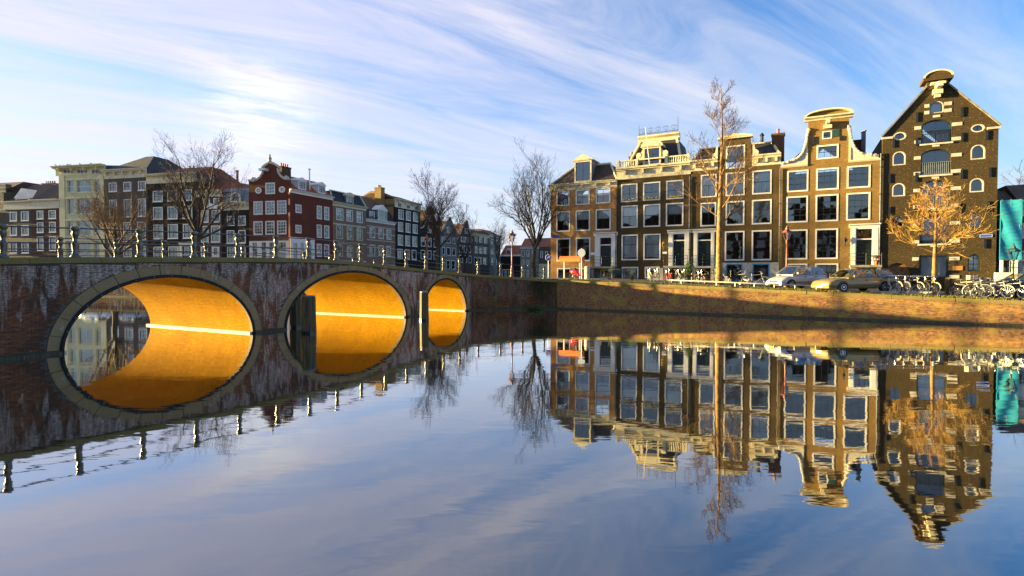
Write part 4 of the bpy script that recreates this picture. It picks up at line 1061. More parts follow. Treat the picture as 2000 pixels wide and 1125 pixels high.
ol = [(0, -1.2), (h.w, -1.2), (h.w, ze), (uc + .6, za), (uc - .6, za), (0, ze)]
h.shell(ol, 'brick_warehouse', depth=12, eave=ze)
h.poly_roof([[(-.05, -.08, ze - .02), (uc - .55, -.08, za + .04), (uc - .55, 12, za + .04), (-.05, 12, ze - .02)], [(uc + .55, -.08, za + .04), (h.w + .05, -.08, ze - .02), (h.w + .05, 12, ze - .02), (uc + .55, 12, za + .04)], [(-.05, 12, ze), (uc, 12, za), (h.w + .05, 12, ze)]], 'tiles_dark')
vg = MB()
for sg_, xe in ((-1, -.08), (1, h.w + .08)):
    a_ = Vector((uc + sg_ * .62, za)); b_ = Vector((xe, ze)); nn = Vector((-(b_ - a_).y, (b_ - a_).x)).normalized() * .10 * (1 if sg_ > 0 else -1)
    vg.prism([tuple(a_), tuple(b_), tuple(b_ + nn), tuple(a_ + nn)][::(-1 if sg_ > 0 else 1)], -.16, .35)
    MB().box(min(xe, xe - sg_ * .75), max(xe, xe - sg_ * .75), -.14, -.003, ze - .20, ze - .04).build('kneeler', 'stone_white', h.root)
vg.build('verge_coping', 'stone_grey', h.root, fixn=True)
zt1, zt2 = h.z(342, 60), h.z(342, 28)
MB().box(uc - .64, uc + .64, -.1, 1.0, za - .25, zt1 - .12).build('gable_block', 'brick_warehouse', h.root)
MB().prism([(uc - .92, zt1 - .115), (uc + .92, zt1 - .115), (uc + .92, zt1 + .08)] + [(uc + 0.92 * math.cos(math.pi * i / 12), zt1 + .08 + (zt2 - zt1) * math.sin(math.pi * i / 12)) for i in range(1, 12)] + [(uc - .92, zt1 + .08)], -.4, 1.1).build('gable_cap', 'brick_dark', h.root)
MB().prism([(uc + .93 * math.cos(math.pi * i / 12), zt1 + .1 + (zt2 - zt1) * 1.04 * math.sin(math.pi * i / 12)) for i in range(13)] + [(uc + .82 * math.cos(math.pi * i / 12), zt1 + .1 + (zt2 - zt1) * .84 * math.sin(math.pi * i / 12)) for i in range(12, -1, -1)], -.46, -.403).build('gable_cap_moulding', 'cream_paint', h.root)
hb0 = h.c(350, 115)
MB().box(uc - .16, uc + .16, -1.2, .0, hb0[1] + .1, hb0[1] + .45).box(uc - .45, uc + .45, -.5, .0, hb0[1] + .455, hb0[1] + .62).box(uc - .3, uc + .3, -.4, -.003, hb0[1] - .25, hb0[1] + .097).box(uc - .18, uc + .18, -.3, -.003, hb0[1] - .5, hb0[1] - .253).build('hoist_beam', 'cream_paint', h.root)
blocks = []
for (l, rgt) in (((288, 177, 305, 190), (365, 165, 393, 182)), ((288, 208, 305, 222), (363, 197, 393, 213)), ((247, 277, 270, 293), (393, 262, 433, 280)), ((247, 343, 270, 360), (393, 328, 435, 348)), ((243, 418, 270, 436), (391, 403, 433, 423)), ((243, 492, 270, 510), (391, 478, 432, 497)), ((241, 570, 267, 587), (388, 560, 428, 580)), ((238, 648, 265, 665), (388, 638, 427, 657)), ((235, 728, 262, 745), (382, 722, 424, 740)), ((233, 811, 258, 828), (380, 806, 420, 825)), ((233, 891, 256, 908), (373, 889, 412, 906)), ((233, 975, 256, 992), (373, 973, 411, 990))):
    a, b = h.rect(l), h.rect(rgt); z = (a[1] + a[3] + b[1] + b[3]) / 4; small = l[0] == 288
    hw = .46 if small else LH + .02; wl = .30 if small else .42; wr = .46 if small else .62
    for x0, x1 in ((uc - hw - wl, uc - hw), (uc + hw, uc + hw + wr)): MB().box(x0, x1, -.03, .0, z - .13, z + .13).build('stone_block', 'stone_white', h.root)
for q in ((325, 222, 354, 240), (325, 357, 354, 377), (322, 509, 351, 527), (318, 660, 348, 678), (315, 828, 345, 846)):
    rr = h.rect(q); MB().box(uc - .22, uc + .22, -.035, .0, rr[1] + .06, rr[3] - .06).build('stone_block', 'stone_white', h.root)
for q in ((233, 215, 250, 260), (443, 190, 462, 235), (125, 340, 140, 380), (233, 333, 248, 373), (443, 310, 462, 352), (558, 300, 578, 343), (105, 502, 122, 545), (230, 497, 247, 540), (441, 482, 460, 525), (572, 472, 594, 517), (105, 655, 122, 695), (228, 650, 245, 690), (432, 640, 448, 685), (562, 630, 583, 680), (550, 806, 568, 850)):
    rr = h.rect(q); um = (rr[0] + rr[2]) / 2; MB().box(um - .075, um + .075, -.08, -.003, rr[1], rr[3]).build('wall_anchor', 'black_iron', h.root)
rr = h.rect((410, 932, 455, 952)); MB().box(rr[0], rr[2], -.04, -.003, rr[1], rr[3]).build('plaque', 'plaque_wood', h.root)
STREET_SIGN_W = (h.root, h.rect((533, 785, 595, 797)))

for (xx, y0_, y1_, lab) in ((1203.5, 368, 545, 1), (1347.5, 345, 550, 2), (1524, 330, 555, 3), (1720.5, 300, 560, 4)):   # rainwater pipes at the party walls
    u_, zt_ = FAC.uz(xx, y0_); zb_ = street_z(FAC.at(u_)); P_ = FAC.at(u_, -.10)
    dp = thing('drainpipe', ('grey rainwater pipe between the orange house and the balustraded house', 'grey rainwater pipe between the balustraded house and the olive house', 'grey rainwater pipe between the olive house and the neck gable house', 'grey rainwater pipe between the neck gable house and the warehouse')[lab - 1], 'drainpipe', (P_.x, P_.y, zb_), FAC.ang, 'rainwater pipes on the house fronts')
    MB().tube((0, 0, 0), (0, 0, zt_ - zb_), .05, n=8).build('pipe', 'lead_grey', dp, smooth=True)
    for k_ in range(5): MB().box(-.08, .08, -.06, .10, (zt_ - zb_) * (k_ + .5) / 5 - .03, (zt_ - zb_) * (k_ + .5) / 5 + .03).build('clip', 'black_iron', dp)

# ---- beyond the warehouse: house wrapped in teal netting, then a white house
h = House(FAC, 613, 712, Z8, 'low building wrapped in teal scaffold netting right of the warehouse', name='netted_house', setback=.7, cat='building')
zt = h.z(660, 645); zl = h.z(660, 905)
h.row([(620, 940, 655, 985)], cols=2, frame='white_paint', singles=False)
h.shell([(0, -1.2), (h.w + .4, -1.2), (h.w + .4, zt), (0, zt)], 'brick_grey', depth=8)
nt = MB(); n = 40
for i in range(n):
    for k in range(16):
        x0, x1 = h.w * i / n, h.w * (i + 1) / n; z0, z1 = zl + (zt + .25 - zl) * k / 16, zl + (zt + .25 - zl) * (k + 1) / 16
        fy = lambda x, z: -.75 + .05 * math.sin(x * 5 + z * 1.7) + .04 * math.sin(z * 4 + x)
        nt.poly([(x0, fy(x0, z0), z0), (x1, fy(x1, z0), z0), (x1, fy(x1, z1), z1), (x0, fy(x0, z1), z1)])
ntt = nt.build('scaffold_netting', 'net_teal', h.root, smooth=True)
MB().poly([(0, -.75, zl), (0, -.75, zt + .25), (0, .0, zt + .25), (0, .0, zl)]).build('netting_side', 'net_teal', h.root)
sp = MB()
for x in (.1, h.w / 2, h.w - .1):
    sp.tube((x, -.65, 0), (x, -.65, zt + .3), .03); sp.tube((x, -.15, 0), (x, -.15, zt + .3), .03)
for zz in (zl, (zl + zt) / 2, zt): sp.tube((0, -.65, zz), (h.w, -.65, zz), .03); sp.tube((.1, -.65, zz), (.1, .0, zz), .03)
sp.build('scaffold_poles', 'lead_grey', h.root)
h.front_roof(zt, zt + 1.4, 3, 'tiles_brown', y1=8)
h = House(FAC, 714, 960, Z8, 'white painted shopfront house at the right edge of the picture', setback=.7)
zt = h.z(728, 655); zs1 = h.z(728, 735)
h.row([(722, 795, 790, 868), (810, 795, 860, 868)], cols=2, split=(.5,)); h.row([(722, 690, 790, 737), (810, 690, 860, 737)], cols=2, split=(.5,))
h.row([(665, 955, 715, 985)] if False else [(735, 930, 800, 1000)], cols=2, split=(.5,))
h.shell([(0, -1.2), (h.w, -1.2), (h.w, zt), (0, zt)], 'white_paint', depth=8); h.cornice(zt - .1, zt + .4, 'cream_paint', .3)
h.cornice(h.z(728, 905) - .1, h.z(728, 885), 'white_paint', .25, name='shop_cornice'); h.front_roof(zt + .35, zt + 2, 3, 'tiles_brown', y1=8)
h = House(FAC, 610, 714, Z8, 'white porch wall below the teal netting', name='porch', setback=-.45, cat='porch')
zz1 = h.z(660, 905)
h.shell([(0, -1.2), (h.w, -1.2), (h.w, zz1), (h.w * .75, zz1), (h.w * .75, zz1 - .9), (h.w * .35, zz1 - .9), (h.w * .35, zz1), (.25 * h.w, zz1), (.25 * h.w, zz1 - .9), (0, zz1 - .9)], 'white_paint', depth=1.0, eave=.3)
# ------------------------------------------------------------------ far-left row (nearly frontal, in shade)
FARW = dict(fw=.13, singles=False, sw=.035)
def simple(h, mat_, top, depth=10, **k): h.shell([(0, -1.5), (h.w, -1.5), (h.w, top), (0, top)], mat_, depth=depth, **k)
h = House(LEFT, 40, 250, Z1, 'low grey brown house at the far left with a small white gabled dormer')
h.row([(78, 533, 133, 607), (165, 533, 225, 605)], cols=2, split=(), sill=True, **FARW); h.row([(78, 640, 133, 720), (168, 640, 225, 718)], cols=2, split=(), sill=True, **FARW); h.row([(78, 770, 133, 858), (170, 770, 225, 858)], cols=2, split=(.6,), sill=True, **FARW)
zc0, zc1 = h.z(145, 517), h.z(145, 452); simple(h, 'brick_grey', zc0 + .1); h.cornice(zc0, zc1, 'cream_paint', .5, frieze=.66)
h.front_roof(zc1, zc1 + 3.3, 4.0, 'tiles_brown'); q = h.rect((105, 395, 212, 450))
h.dormer([q[0], zc1, q[2], zc1 + .5], 1.5, 2.5, 2, 'white_paint', y=.3)
h2 = House(LEFT, 250, 470, Z1, 'low brown brick house left of the yellow house')
h2.row([(288, 527, 340, 592), (380, 522, 437, 588)], cols=1, split=(.5,), sill=True, **FARW); h2.row([(290, 617, 340, 697), (385, 614, 437, 695)], cols=2, split=(.5,), sill=True, **FARW); h2.row([(290, 727, 340, 840), (385, 727, 437, 840)], cols=1, split=(.6,), sill=True, **FARW)
simple(h2, 'brick_brown', zc0 + .1); h2.cornice(zc0, zc1 + .1, 'cream_paint', .5, frieze=.66); h2.front_roof(zc1, zc1 + 3.0, 3.5, 'tiles_dark')
h3 = House(LEFT, -240, 460, Z1, 'large building with a long dark roof and a big chimney behind the low houses', setback=12.5, name='rear_building', cat='building')
simple(h3, 'brick_brown', h3.z(200, 440)); h3.front_roof(h3.z(200, 440), h3.z(60, 292), 5.0, 'tiles_dark', hip1=1.0, y1=12)
q = h3.c(248, 290); h3.chimney(q[0], 2.8, h3.z(200, 440), q[1], 3.0, 1.0, 'brick_tan', 5)
q = h3.rect((300, 340, 420, 392)); sky_ = h3.poly_roof([[(q[0], 2.2, q[1] + .3), (q[2], 2.2, q[1] + .3), (q[2] + .2, 4.4, q[3] + .9), (q[0] - .6, 4.4, q[3] + .9)]], 'glass', 'skylight')
for i in range(8):
    f = i / 7; MB().tube((q[0] + (q[2] - q[0]) * f, 2.18, q[1] + .32), (q[0] - .6 + (q[2] - q[0] + .8) * f, 4.38, q[3] + .92), .05, n=4).build('glazing_bar', 'lead_grey', sky_)
h4 = House(LEFT, -230, 38, Z1, 'grey house with white stone blocks at the left edge of the picture')
zt = h4.z(0, 375)
h4.row([(-60, 540, -5, 620), (-140, 540, -85, 620)], cols=2, **FARW); simple(h4, 'brick_grey', zt)
for yy in (320, 345, 378, 520): q = h4.rect((-5, yy - 6, 48, yy + 6)); MB().box(q[0], q[2], -.12, .0, q[1], q[3]).build('stone_block', 'stone_white', h4.root)
MB().box(h4.w - 2.2, h4.w, .3, 1.2, zt, h4.z(0, 315)).build('parapet', 'brick_grey', h4.root)
h4.front_roof(zt, zt + 2, 3, 'tiles_dark')

h = House(LEFT, 470, 820, Z1, 'pale yellow painted house with a bracketed cornice and grouped tall windows')
for ys in ((290, 381), (434, 553), (607, 720), (765, 890)):
    kw = dict(cols=2, split=(.5, ) if ys[0] < 400 else (), frame='yellow_paint', sash='white_paint', fw=.05, singles=False, sw=.05, proud=-.12, deep=.28)
    h.row([(525, ys[0], 573, ys[1])], **{**kw, 'cols': 1}); h.row([(598, ys[0], 708, ys[1])], **kw); h.row([(732, ys[0], 777, ys[1])], **{**kw, 'cols': 1})
    q = h.rect((515, ys[0] - 14, 785, ys[0] - 6)); MB().box(q[0], q[2], -.12, -.003, q[1], q[3]).build('string_course', 'cream_paint', h.root)
    q = h.rect((515, ys[1] + 3, 785, ys[1] + 9)); MB().box(q[0], q[2], -.08, -.003, q[1], q[3]).build('sill_band', 'yellow_paint', h.root)
zc0, zc1 = h.z(640, 245), h.z(640, 175); simple(h, 'yellow_paint', zc0 + .1)
for x0, x1 in ((472, 512), (783, 818)): q = h.rect((x0, 255, x1, 890)); MB().box(q[0], q[2], -.10, -.003, -.5, q[3]).build('pilaster', 'yellow_paint', h.root)
h.cornice(zc0, zc1, 'yellow_paint', .9, brackets=4, frieze=.6, u0=-.5, u1=h.w + .4)
for c_ in (540, 646, 760):
    q = h.rect((c_ - 32, 205, c_ + 32, 233)); fp = MB().box(q[0], q[2], -.10, -.052, q[1], q[3]).build('frieze_panel', 'white_paint', h.root)
    for i in (-1, 0, 1): MB().lathe([(.28, 0), (.28, .03)], n=12).build('roundel', 'sash_dark', fp, loc=((q[0] + q[2]) / 2 + i * .62, -.103, (q[1] + q[3]) / 2)).rotation_euler = (R(90), 0, 0)
h.front_roof(zc1 - .1, zc1 + .6, 4, 'lead_grey'); YEL = h; YZ = zc1
h = House(LEFT, 820, 1155, Z1, 'grey brick house right of the yellow one, under a dark hipped roof')
for rs in ([(850, 305, 915, 375), (965, 300, 1027, 375), (1080, 297, 1140, 367)], [(855, 440, 915, 578), (968, 437, 1028, 575), (1080, 430, 1140, 570)], [(858, 620, 918, 765), (965, 615, 1027, 762), (1072, 610, 1140, 760)], [(858, 805, 918, 890), (965, 805, 1030, 890), (1075, 803, 1140, 890)]):
    h.row(rs, cols=2, split=(.5,), sill=True, **FARW)
zc0, zc1 = h.z(985, 272), h.z(985, 203); simple(h, 'brick_grey', zc0 + .1); h.cornice(zc0, zc1, 'cream_paint', .7, frieze=.6, brackets=5)
h.front_roof(zc1, h.z(1100, 115) * 1.07, 4.2, 'slate', hip0=3.4, hip1=3.0, y1=11)
h = House(LEFT, 1155, 1540, Z1, 'dark brown brick house with deep white cornice behind the big left tree')
for rs in ([(1195, 370, 1272, 453), (1308, 365, 1385, 460), (1422, 362, 1500, 440)], [(1197, 497, 1272, 598), (1310, 493, 1387, 588), (1425, 490, 1503, 585)], [(1200, 637, 1275, 748), (1312, 630, 1390, 742), (1430, 628, 1507, 740)], [(1200, 808, 1280, 900), (1315, 805, 1395, 900)]):
    h.row(rs, cols=2, split=(.5,), sill=True, **FARW)
q = h.rect((1405, 770, 1520, 900)); h.doorway([q[0], -.2, q[2], q[3]], [q[0] + .45, -.2, q[2] - .45, q[3] - .6], .25)
zc0, zc1 = h.z(1350, 308), h.z(1350, 236); simple(h, 'brick_blackish', zc0 + .1); h.cornice(zc0, zc1, 'cream_paint', .7, frieze=.62)
h.front_roof(zc1, zc1 + 1.5, 3.5, 'tiles_red', hip0=2.5, hip1=.5); h.chimney(h.c(1352, 200)[0], 3.0, zc1, h.z(1352, 165), 1.6, .9, 'brick_grey', 2)
h = House(LEFT, 1540, 1735, Z1, 'narrow house with arched windows and a high red tiled roof behind it')
for rs in ([(1595, 430, 1640, 490), (1668, 428, 1715, 488)], [(1570, 522, 1630, 617), (1655, 522, 1720, 615)], [(1570, 645, 1630, 772), (1650, 643, 1720, 772)]): h.row(rs, cols=2, split=(.5,), sill=True, **FARW)
q = h.rect((1580, 795, 1720, 890)); h.row([(1565, 800, 1625, 890), (1655, 800, 1715, 890)], cols=2, split=(.6,), fw=.35, singles=False)
zc0, zc1 = h.z(1640, 418), h.z(1640, 368); simple(h, 'brick_brown', zc0 + .1); h.cornice(zc0, zc1, 'cream_paint', .5, frieze=.55)
rt = h.z(1700, 232); h.poly_roof([[(-.2, .2, zc1), (h.w + 2.4, .2, zc1 - .4), (h.w + 1.3, 4.5, rt - 1.0), (-.2, 4.5, rt)], [(-.2, 4.5, rt), (h.w + 1.3, 4.5, rt - 1.0), (h.w + 2.4, 9, zc1), (-.2, 9, zc1)], [(h.w + 2.4, .2, zc1 - .4), (h.w + 2.4, 9, zc1), (h.w + 1.3, 4.5, rt - 1)], [(-.2, .2, zc1), (-.2, 4.5, rt), (-.2, 9, zc1)]], 'tiles_red')
q = h.c(1712, 182); MB().lathe([(.16, rt - 1.5), (.16, q[1]), (.24, q[1] + .02), (.24, q[1] + .15)], n=8).build('flue_pipe', 'terracotta', h.root, loc=(q[0], 3.6, 0))
q = h.rect((1610, 480, 1695, 512)); MB().prism([(q[0], q[1]), (q[2], q[1]), (q[2], q[3] - .2), ((q[0] + q[2]) / 2, q[3] + .2), (q[0], q[3] - .2)], -.12, -.003).build('pediment', 'white_paint', h.root)
h = House(LEFT, 1735, 1947, Z1, 'small dark grey house with a round topped dormer beside the red corner house')
for rs in ([(1775, 567, 1832, 640), (1862, 565, 1920, 638)], [(1772, 680, 1832, 780), (1862, 677, 1920, 780)], [(1775, 803, 1835, 890), (1865, 803, 1920, 890)]): h.row(rs, cols=2, split=(.5,), sill=True, **FARW)
zc0, zc1 = h.z(1840, 522), h.z(1840, 462); simple(h, 'brick_blackish', zc0 + .1); h.cornice(zc0, zc1, 'cream_paint', .55, frieze=.6, brackets=7)
rp = [(0, 0.1), (0, 0.9), (.25, 1.5), (.7, 1.95), (1.4, 2.2), (8, 2.2)]
bb = MB(); W_ = h.w
for (a, z_), (b, y_) in zip([(y, z) for y, z in rp], [(y, z) for y, z in rp][1:]): bb.poly([(0, a + .1, zc1 + z_), (W_, a + .1, zc1 + z_), (W_, b + .1, zc1 + y_), (0, b + .1, zc1 + y_)])
bb.poly([(W_, y + .1, zc1 + z_) for y, z_ in rp] + [(W_, 8.1, zc1)]); bb.poly([(0, y + .1, zc1 + z_) for y, z_ in rp] + [(0, 8.1, zc1)])
bb.build('roof', 'lead_grey', h.root, smooth=False)
q = h.rect((1806, 383, 1882, 458)); hs = h.holes; h.holes = []
h.window(q[0], zc1 + .02, q[2], q[3], shape='arch', fw=.16, cols=2, split=(), singles=False, hole=False, y=-.2, deep=.4)
MB().prism(arch_pts(q[0] + .05, zc1 + .03, q[2] - .05, q[3] - .03, (q[2] - q[0]) / 2 - .05), .22, 1.6).build('dormer', 'lead_grey', h.root)

# ---- red corner house: bell gable to the canal, long side to the side street
h = House(LEFT, 150, 470, Z2, 'dark red brick corner house with curved bell gable and white shopfront', name='corner_house')
h.row([(275, 308, 350, 398)], cols=3, split=(.33, .66), sash='white_paint', **FARW)
for cx_, cy_ in ((220, 370), (405, 362)): h.window(*h.rect((cx_ - 25, cy_ - 25, cx_ + 25, cy_ + 25)), shape='ell', fw=.14, cols=2, split=(.5,), sash='white_paint', singles=False, sw=.04)
for rs in ([(182, 455, 253, 560), (275, 450, 348, 558), (367, 448, 441, 555)], [(182, 612, 253, 718), (275, 608, 347, 716), (367, 605, 440, 715)]): h.row(rs, cols=3, split=(.25, .5, .75), sash='white_paint', **FARW)
zs_ = h.z(310, 765)
for q in ((168, 772, 215, 890), (240, 770, 285, 890), (300, 770, 345, 890), (362, 770, 440, 890)):
    rr = h.rect(q); h.window(rr[0], .1, rr[2], rr[3], cols=3, split=(.25, .5, .75), sash='white_paint', singles=False, fw=.10, name='shop_window')
gl = [(150, 305), (150, 290), (185, 292), (205, 285), (235, 262), (252, 235), (262, 205), (250, 198), (250, 186), (278, 165), (305, 150), (335, 155), (375, 178), (383, 190), (372, 200), (376, 225), (390, 250), (415, 272), (440, 280), (470, 280), (470, 300)]
pts = [h.c(*p) for p in gl]; uu = [p[0] for p in pts]
pts[0] = (0, pts[0][1]); pts[1] = (0, pts[1][1]); pts[-1] = (h.w, pts[-1][1]); pts[-2] = (h.w, pts[-2][1])
shop = [q for q in h.holes if max(p[1] for p in q) < zs_]
outl = [(0, -1.5), (h.w, -1.5)] + pts[::-1]
zev = h.z(470, 300)
CF = h
MB().prism(outl, 0, .3, h.holes).build('wall', 'brick_red', h.root)
MB().prism([(0, -1.2), (h.w, -1.2), (h.w, zs_), (0, zs_)], -.03, -.004, [inset(q, -.02) for q in shop]).build('shopfront', 'white_paint', h.root)
top = MB(); pth = [(p[0], -.02, p[1]) for p in pts[1:-1]]
top.path(pth, .16, 6); top.build('gable_coping', 'stone_white', h.root)
for p in (pts[2], pts[-3]): MB().lathe([(.30, -.2), (.34, 0), (.30, .2)], n=12).build('volute', 'stone_white', h.root, loc=(p[0], .0, p[1] + .15)).rotation_euler = (R(90), 0, 0)
pk = h.c(305, 148)
MB().lathe([(.3, 0), (.2, .25), (.3, .45), (.12, .75), (.18, .9), (.02, 1.05)], n=8).build('finial', 'stone_white', h.root, loc=(pk[0], .1, pk[1] + .1))
q = h.c(290, 210); MB().box(q[0] - .8, q[0] + .2, -.8, .0, q[1] - .15, q[1] + .15).build('hoist_beam', 'white_paint', h.root)
# side
s = House(SIDE, 470, 806, Z2, 'side wall of the red brick corner house', ymid=480)
cz0 = (s.z(485, 388) + s.z(800, 446)) / 2; cz1 = (s.z(485, 356) + s.z(800, 425)) / 2
s.row([(510, 480, 557, 547)], cols=2, split=(.5,), sash='white_paint', **FARW); s.row([(510, 640, 557, 705)], cols=2, split=(.5,), sash='white_paint', **FARW)
for a, b in (((677, 488, 717, 593), (735, 500, 775, 605)), ((677, 637, 717, 740), (735, 645, 775, 748)), ((677, 787, 717, 890), (735, 793, 775, 893))): s.row([a, b], cols=2, split=(.33, .66), sash='white_paint', **FARW)
zs2 = s.z(560, 765) + .45; ue = s.c(660, 800)[0]
for q in ((490, 775, 530, 895), (545, 778, 580, 895), (595, 780, 640, 895)):
    rr = s.rect(q); s.window(rr[0], .1, rr[2], rr[3], cols=3, split=(.25, .5, .75), sash='white_paint', singles=False, fw=.10, name='shop_window')
shop = [q for q in s.holes if max(p[1] for p in q) < zs2 and max(p[0] for p in q) < ue]
MB().prism([(0, -1.5), (s.w, -1.5), (s.w, cz0 + .1), (0, cz0 + .1)], 0.002, .3, s.holes).build('wall', 'brick_red', s.root)
MB().prism([(0, -1.2), (ue, -1.2), (ue, zs2), (0, zs2)], -.03, -.004, [inset(q, -.02) for q in shop]).build('shopfront', 'white_paint', s.root)
s.cornice(cz0, cz1, 'white_paint', .35, frieze=.5)
zr_ = s.z(560, 235); yr = CF.w * .5
s.poly_roof([[(-.05, -.05, cz1), (s.w, -.05, cz1), (s.w, yr, zr_), (-.05, yr, zr_)], [(-.05, yr, zr_), (s.w, yr, zr_), (s.w, CF.w, cz1), (-.05, CF.w, cz1)], [(s.w, -.05, cz1), (s.w, CF.w, cz1), (s.w, yr, zr_)]], 'tiles_red')
MB().box(.3, s.w, CF.w - .3, CF.w - .05, -1.5, cz1).box(s.w - .3, s.w, .31, CF.w - .31, -1.5, cz1).build('rear_wall', 'brick_red', s.root)
for q in ((543, 305, 605, 372), (700, 342, 755, 405)):
    rr = s.rect(q); s.dormer([rr[0], cz1 + .25, rr[2], cz1 + .25 + (rr[3] - rr[1])], .45, 2.6, 2, 'white_paint', y=.25, side='white_paint')
q = s.c(528, 222); s.chimney(q[0] + .6, yr - .6, zr_ - 1.2, zr_ + 1.1, 1.7, .8, 'brick_brown', 4)
q = s.c(658, 202); MB().lathe([(.11, cz1), (.11, q[1]), (.22, q[1] + .02), (.22, q[1] + .12)], n=8).build('flue_pipe', 'alloy', s.root, loc=(q[0], .9, 0))
for ch in list(s.root.children):                 # the side belongs to the same house
    mw = s.root.matrix_basis @ ch.matrix_basis; ch.parent = CF.root; ch.matrix_basis = CF.root.matrix_basis.inverted() @ mw
bpy.data.objects.remove(s.root)

# ------------------------------------------------------------------ side-street row, receding
h = House(SIDE, 806, 1066, Z2, 'pink brick house with slate mansard next to the red corner house', ymid=480)
for rs in ([(830, 505, 885, 600), (910, 522, 960, 615), (990, 540, 1037, 628)],): h.row(rs, cols=2, split=(.7,), topcols=1, curtain=.6, **FARW)
for rs in ([(830, 635, 882, 748), (912, 645, 962, 758), (990, 655, 1037, 765)], [(830, 790, 880, 890), (912, 800, 962, 895), (990, 810, 1030, 905)]):
    for w_ in rs: h.window(*h.rect(w_), shape='arch', rise=.5, cols=2, split=(.6,), fw=.1, singles=False, sw=.04, frame='cream_paint')
zc0 = (h.z(815, 490) + h.z(1065, 530)) / 2; zc1 = (h.z(815, 452) + h.z(1065, 507)) / 2
simple(h, 'brick_pink', zc0 + .1); h.cornice(zc0, zc1, 'cream_paint', .45, frieze=.5)
for k in (.25, .5, .75): MB().box(0, h.w, -.02, -.003, zc0 * k, zc0 * k + .22).build('stone_band', 'stone_white', h.root)
mt = h.z(900, 385); h.front_roof(zc1, mt, .9, 'slate', hip0=.4, hip1=.4)
rb = MB().path([(0, 0, zc1), (.4, .85, mt)], .12, 5).path([(h.w, 0, zc1), (h.w - .4, .85, mt)], .12, 5).box(.3, h.w - .3, .7, 1.0, mt, mt + .15); rb.build('ridge_capping', 'cream_paint', h.root)
q = h.rect((915, 415, 968, 470)); h.dormer([q[0], zc1, q[2], q[3]], .5, 1.5, 2, 'cream_paint', y=.1, arched=True)
h = House(SIDE, 75, 337, Z3, 'banded brick house with dark mansard and white pointed dormer', ymid=480)
for rs in ([(103, 580, 152, 670), (185, 597, 230, 705), (257, 600, 300, 688)], [(103, 735, 152, 840), (185, 745, 230, 860), (255, 757, 297, 845)]): h.row(rs, cols=2, split=(.65,), topcols=1, **FARW)
zc0 = (h.z(80, 528) + h.z(335, 562)) / 2; zc1 = zc0 + .5
simple(h, 'brick_pink', zc0 + .1); h.cornice(zc0, zc1, 'white_paint', .35)
for k in (.12, .25, .4, .55, .68, .8, .92): MB().box(0, h.w, -.02, -.003, zc0 * k, zc0 * k + .14).build('stone_band', 'stone_white', h.root)
mt = h.z(200, 425); h.front_roof(zc1, mt, 1.0, 'slate', hip0=.1, hip1=.1); q = h.rect((180, 425, 262, 530))
h.dormer([q[0], zc1, q[2], mt], .9, 1.5, 2, 'white_paint', y=.0); q = h.rect((113, 435, 160, 492))
hs = h.holes; h.window(q[0], q[1], q[2], q[3], hole=False, y=.25, cols=2, split=(.5,), singles=False)
h.poly_roof([[(.1, 1.0, mt), (h.w - .1, 1.0, mt), (h.w - .1, 4.5, mt + 2.8), (.1, 4.5, mt + 2.8)], [(.1, 9, mt), (h.w - .1, 9, mt), (h.w - .1, 4.5, mt + 2.8), (.1, 4.5, mt + 2.8)]], 'tiles_brown')
h = House(SIDE, 337, 567, Z3, 'tall blackish brick house with sunlit yellow side wall and slate roof', ymid=480)
for rs in ([(365, 418, 413, 505), (435, 432, 478, 518), (500, 447, 545, 530)], [(362, 532, 408, 613), (432, 543, 475, 630), (497, 557, 540, 638)], [(360, 648, 408, 743), (428, 655, 472, 750), (493, 668, 537, 758)], [(358, 775, 405, 865), (425, 782, 468, 875), (487, 793, 530, 880)]): h.row(rs, cols=2, split=(.5,), sill=True, **FARW)
zc0 = (h.z(355, 405) + h.z(567, 432)) / 2; zc1 = (h.z(355, 322) + h.z(570, 367)) / 2
simple(h, 'brick_blackish', zc0 + .1, sidemat='brick_yellow'); h.cornice(zc0, zc1, 'cream_paint', .5, frieze=.7, brackets=4)  # sunlight's yellow on the side wall is put into its brick colour
for k in range(3): q = h.w * (k + .5) / 3; MB().box(q - .5, q + .5, -.07, -.052, zc0 + .2, zc0 + .75).build('attic_window', 'sash_dark', h.root)
zr_ = h.z(400, 255); h.front_roof(zc1, zr_ - .3, 3.5, 'slate', hip0=.0, hip1=1.5)
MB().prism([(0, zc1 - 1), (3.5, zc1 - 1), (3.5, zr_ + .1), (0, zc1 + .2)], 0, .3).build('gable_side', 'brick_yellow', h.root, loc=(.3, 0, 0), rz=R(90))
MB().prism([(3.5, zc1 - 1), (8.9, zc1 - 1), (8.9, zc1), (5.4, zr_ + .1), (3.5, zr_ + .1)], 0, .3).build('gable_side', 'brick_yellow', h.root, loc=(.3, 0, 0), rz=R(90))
h.chimney(-.55, 2.2, zc0 - 3.5, zr_ + .5, 1.1, 1.4, 'brick_yellow', 3)
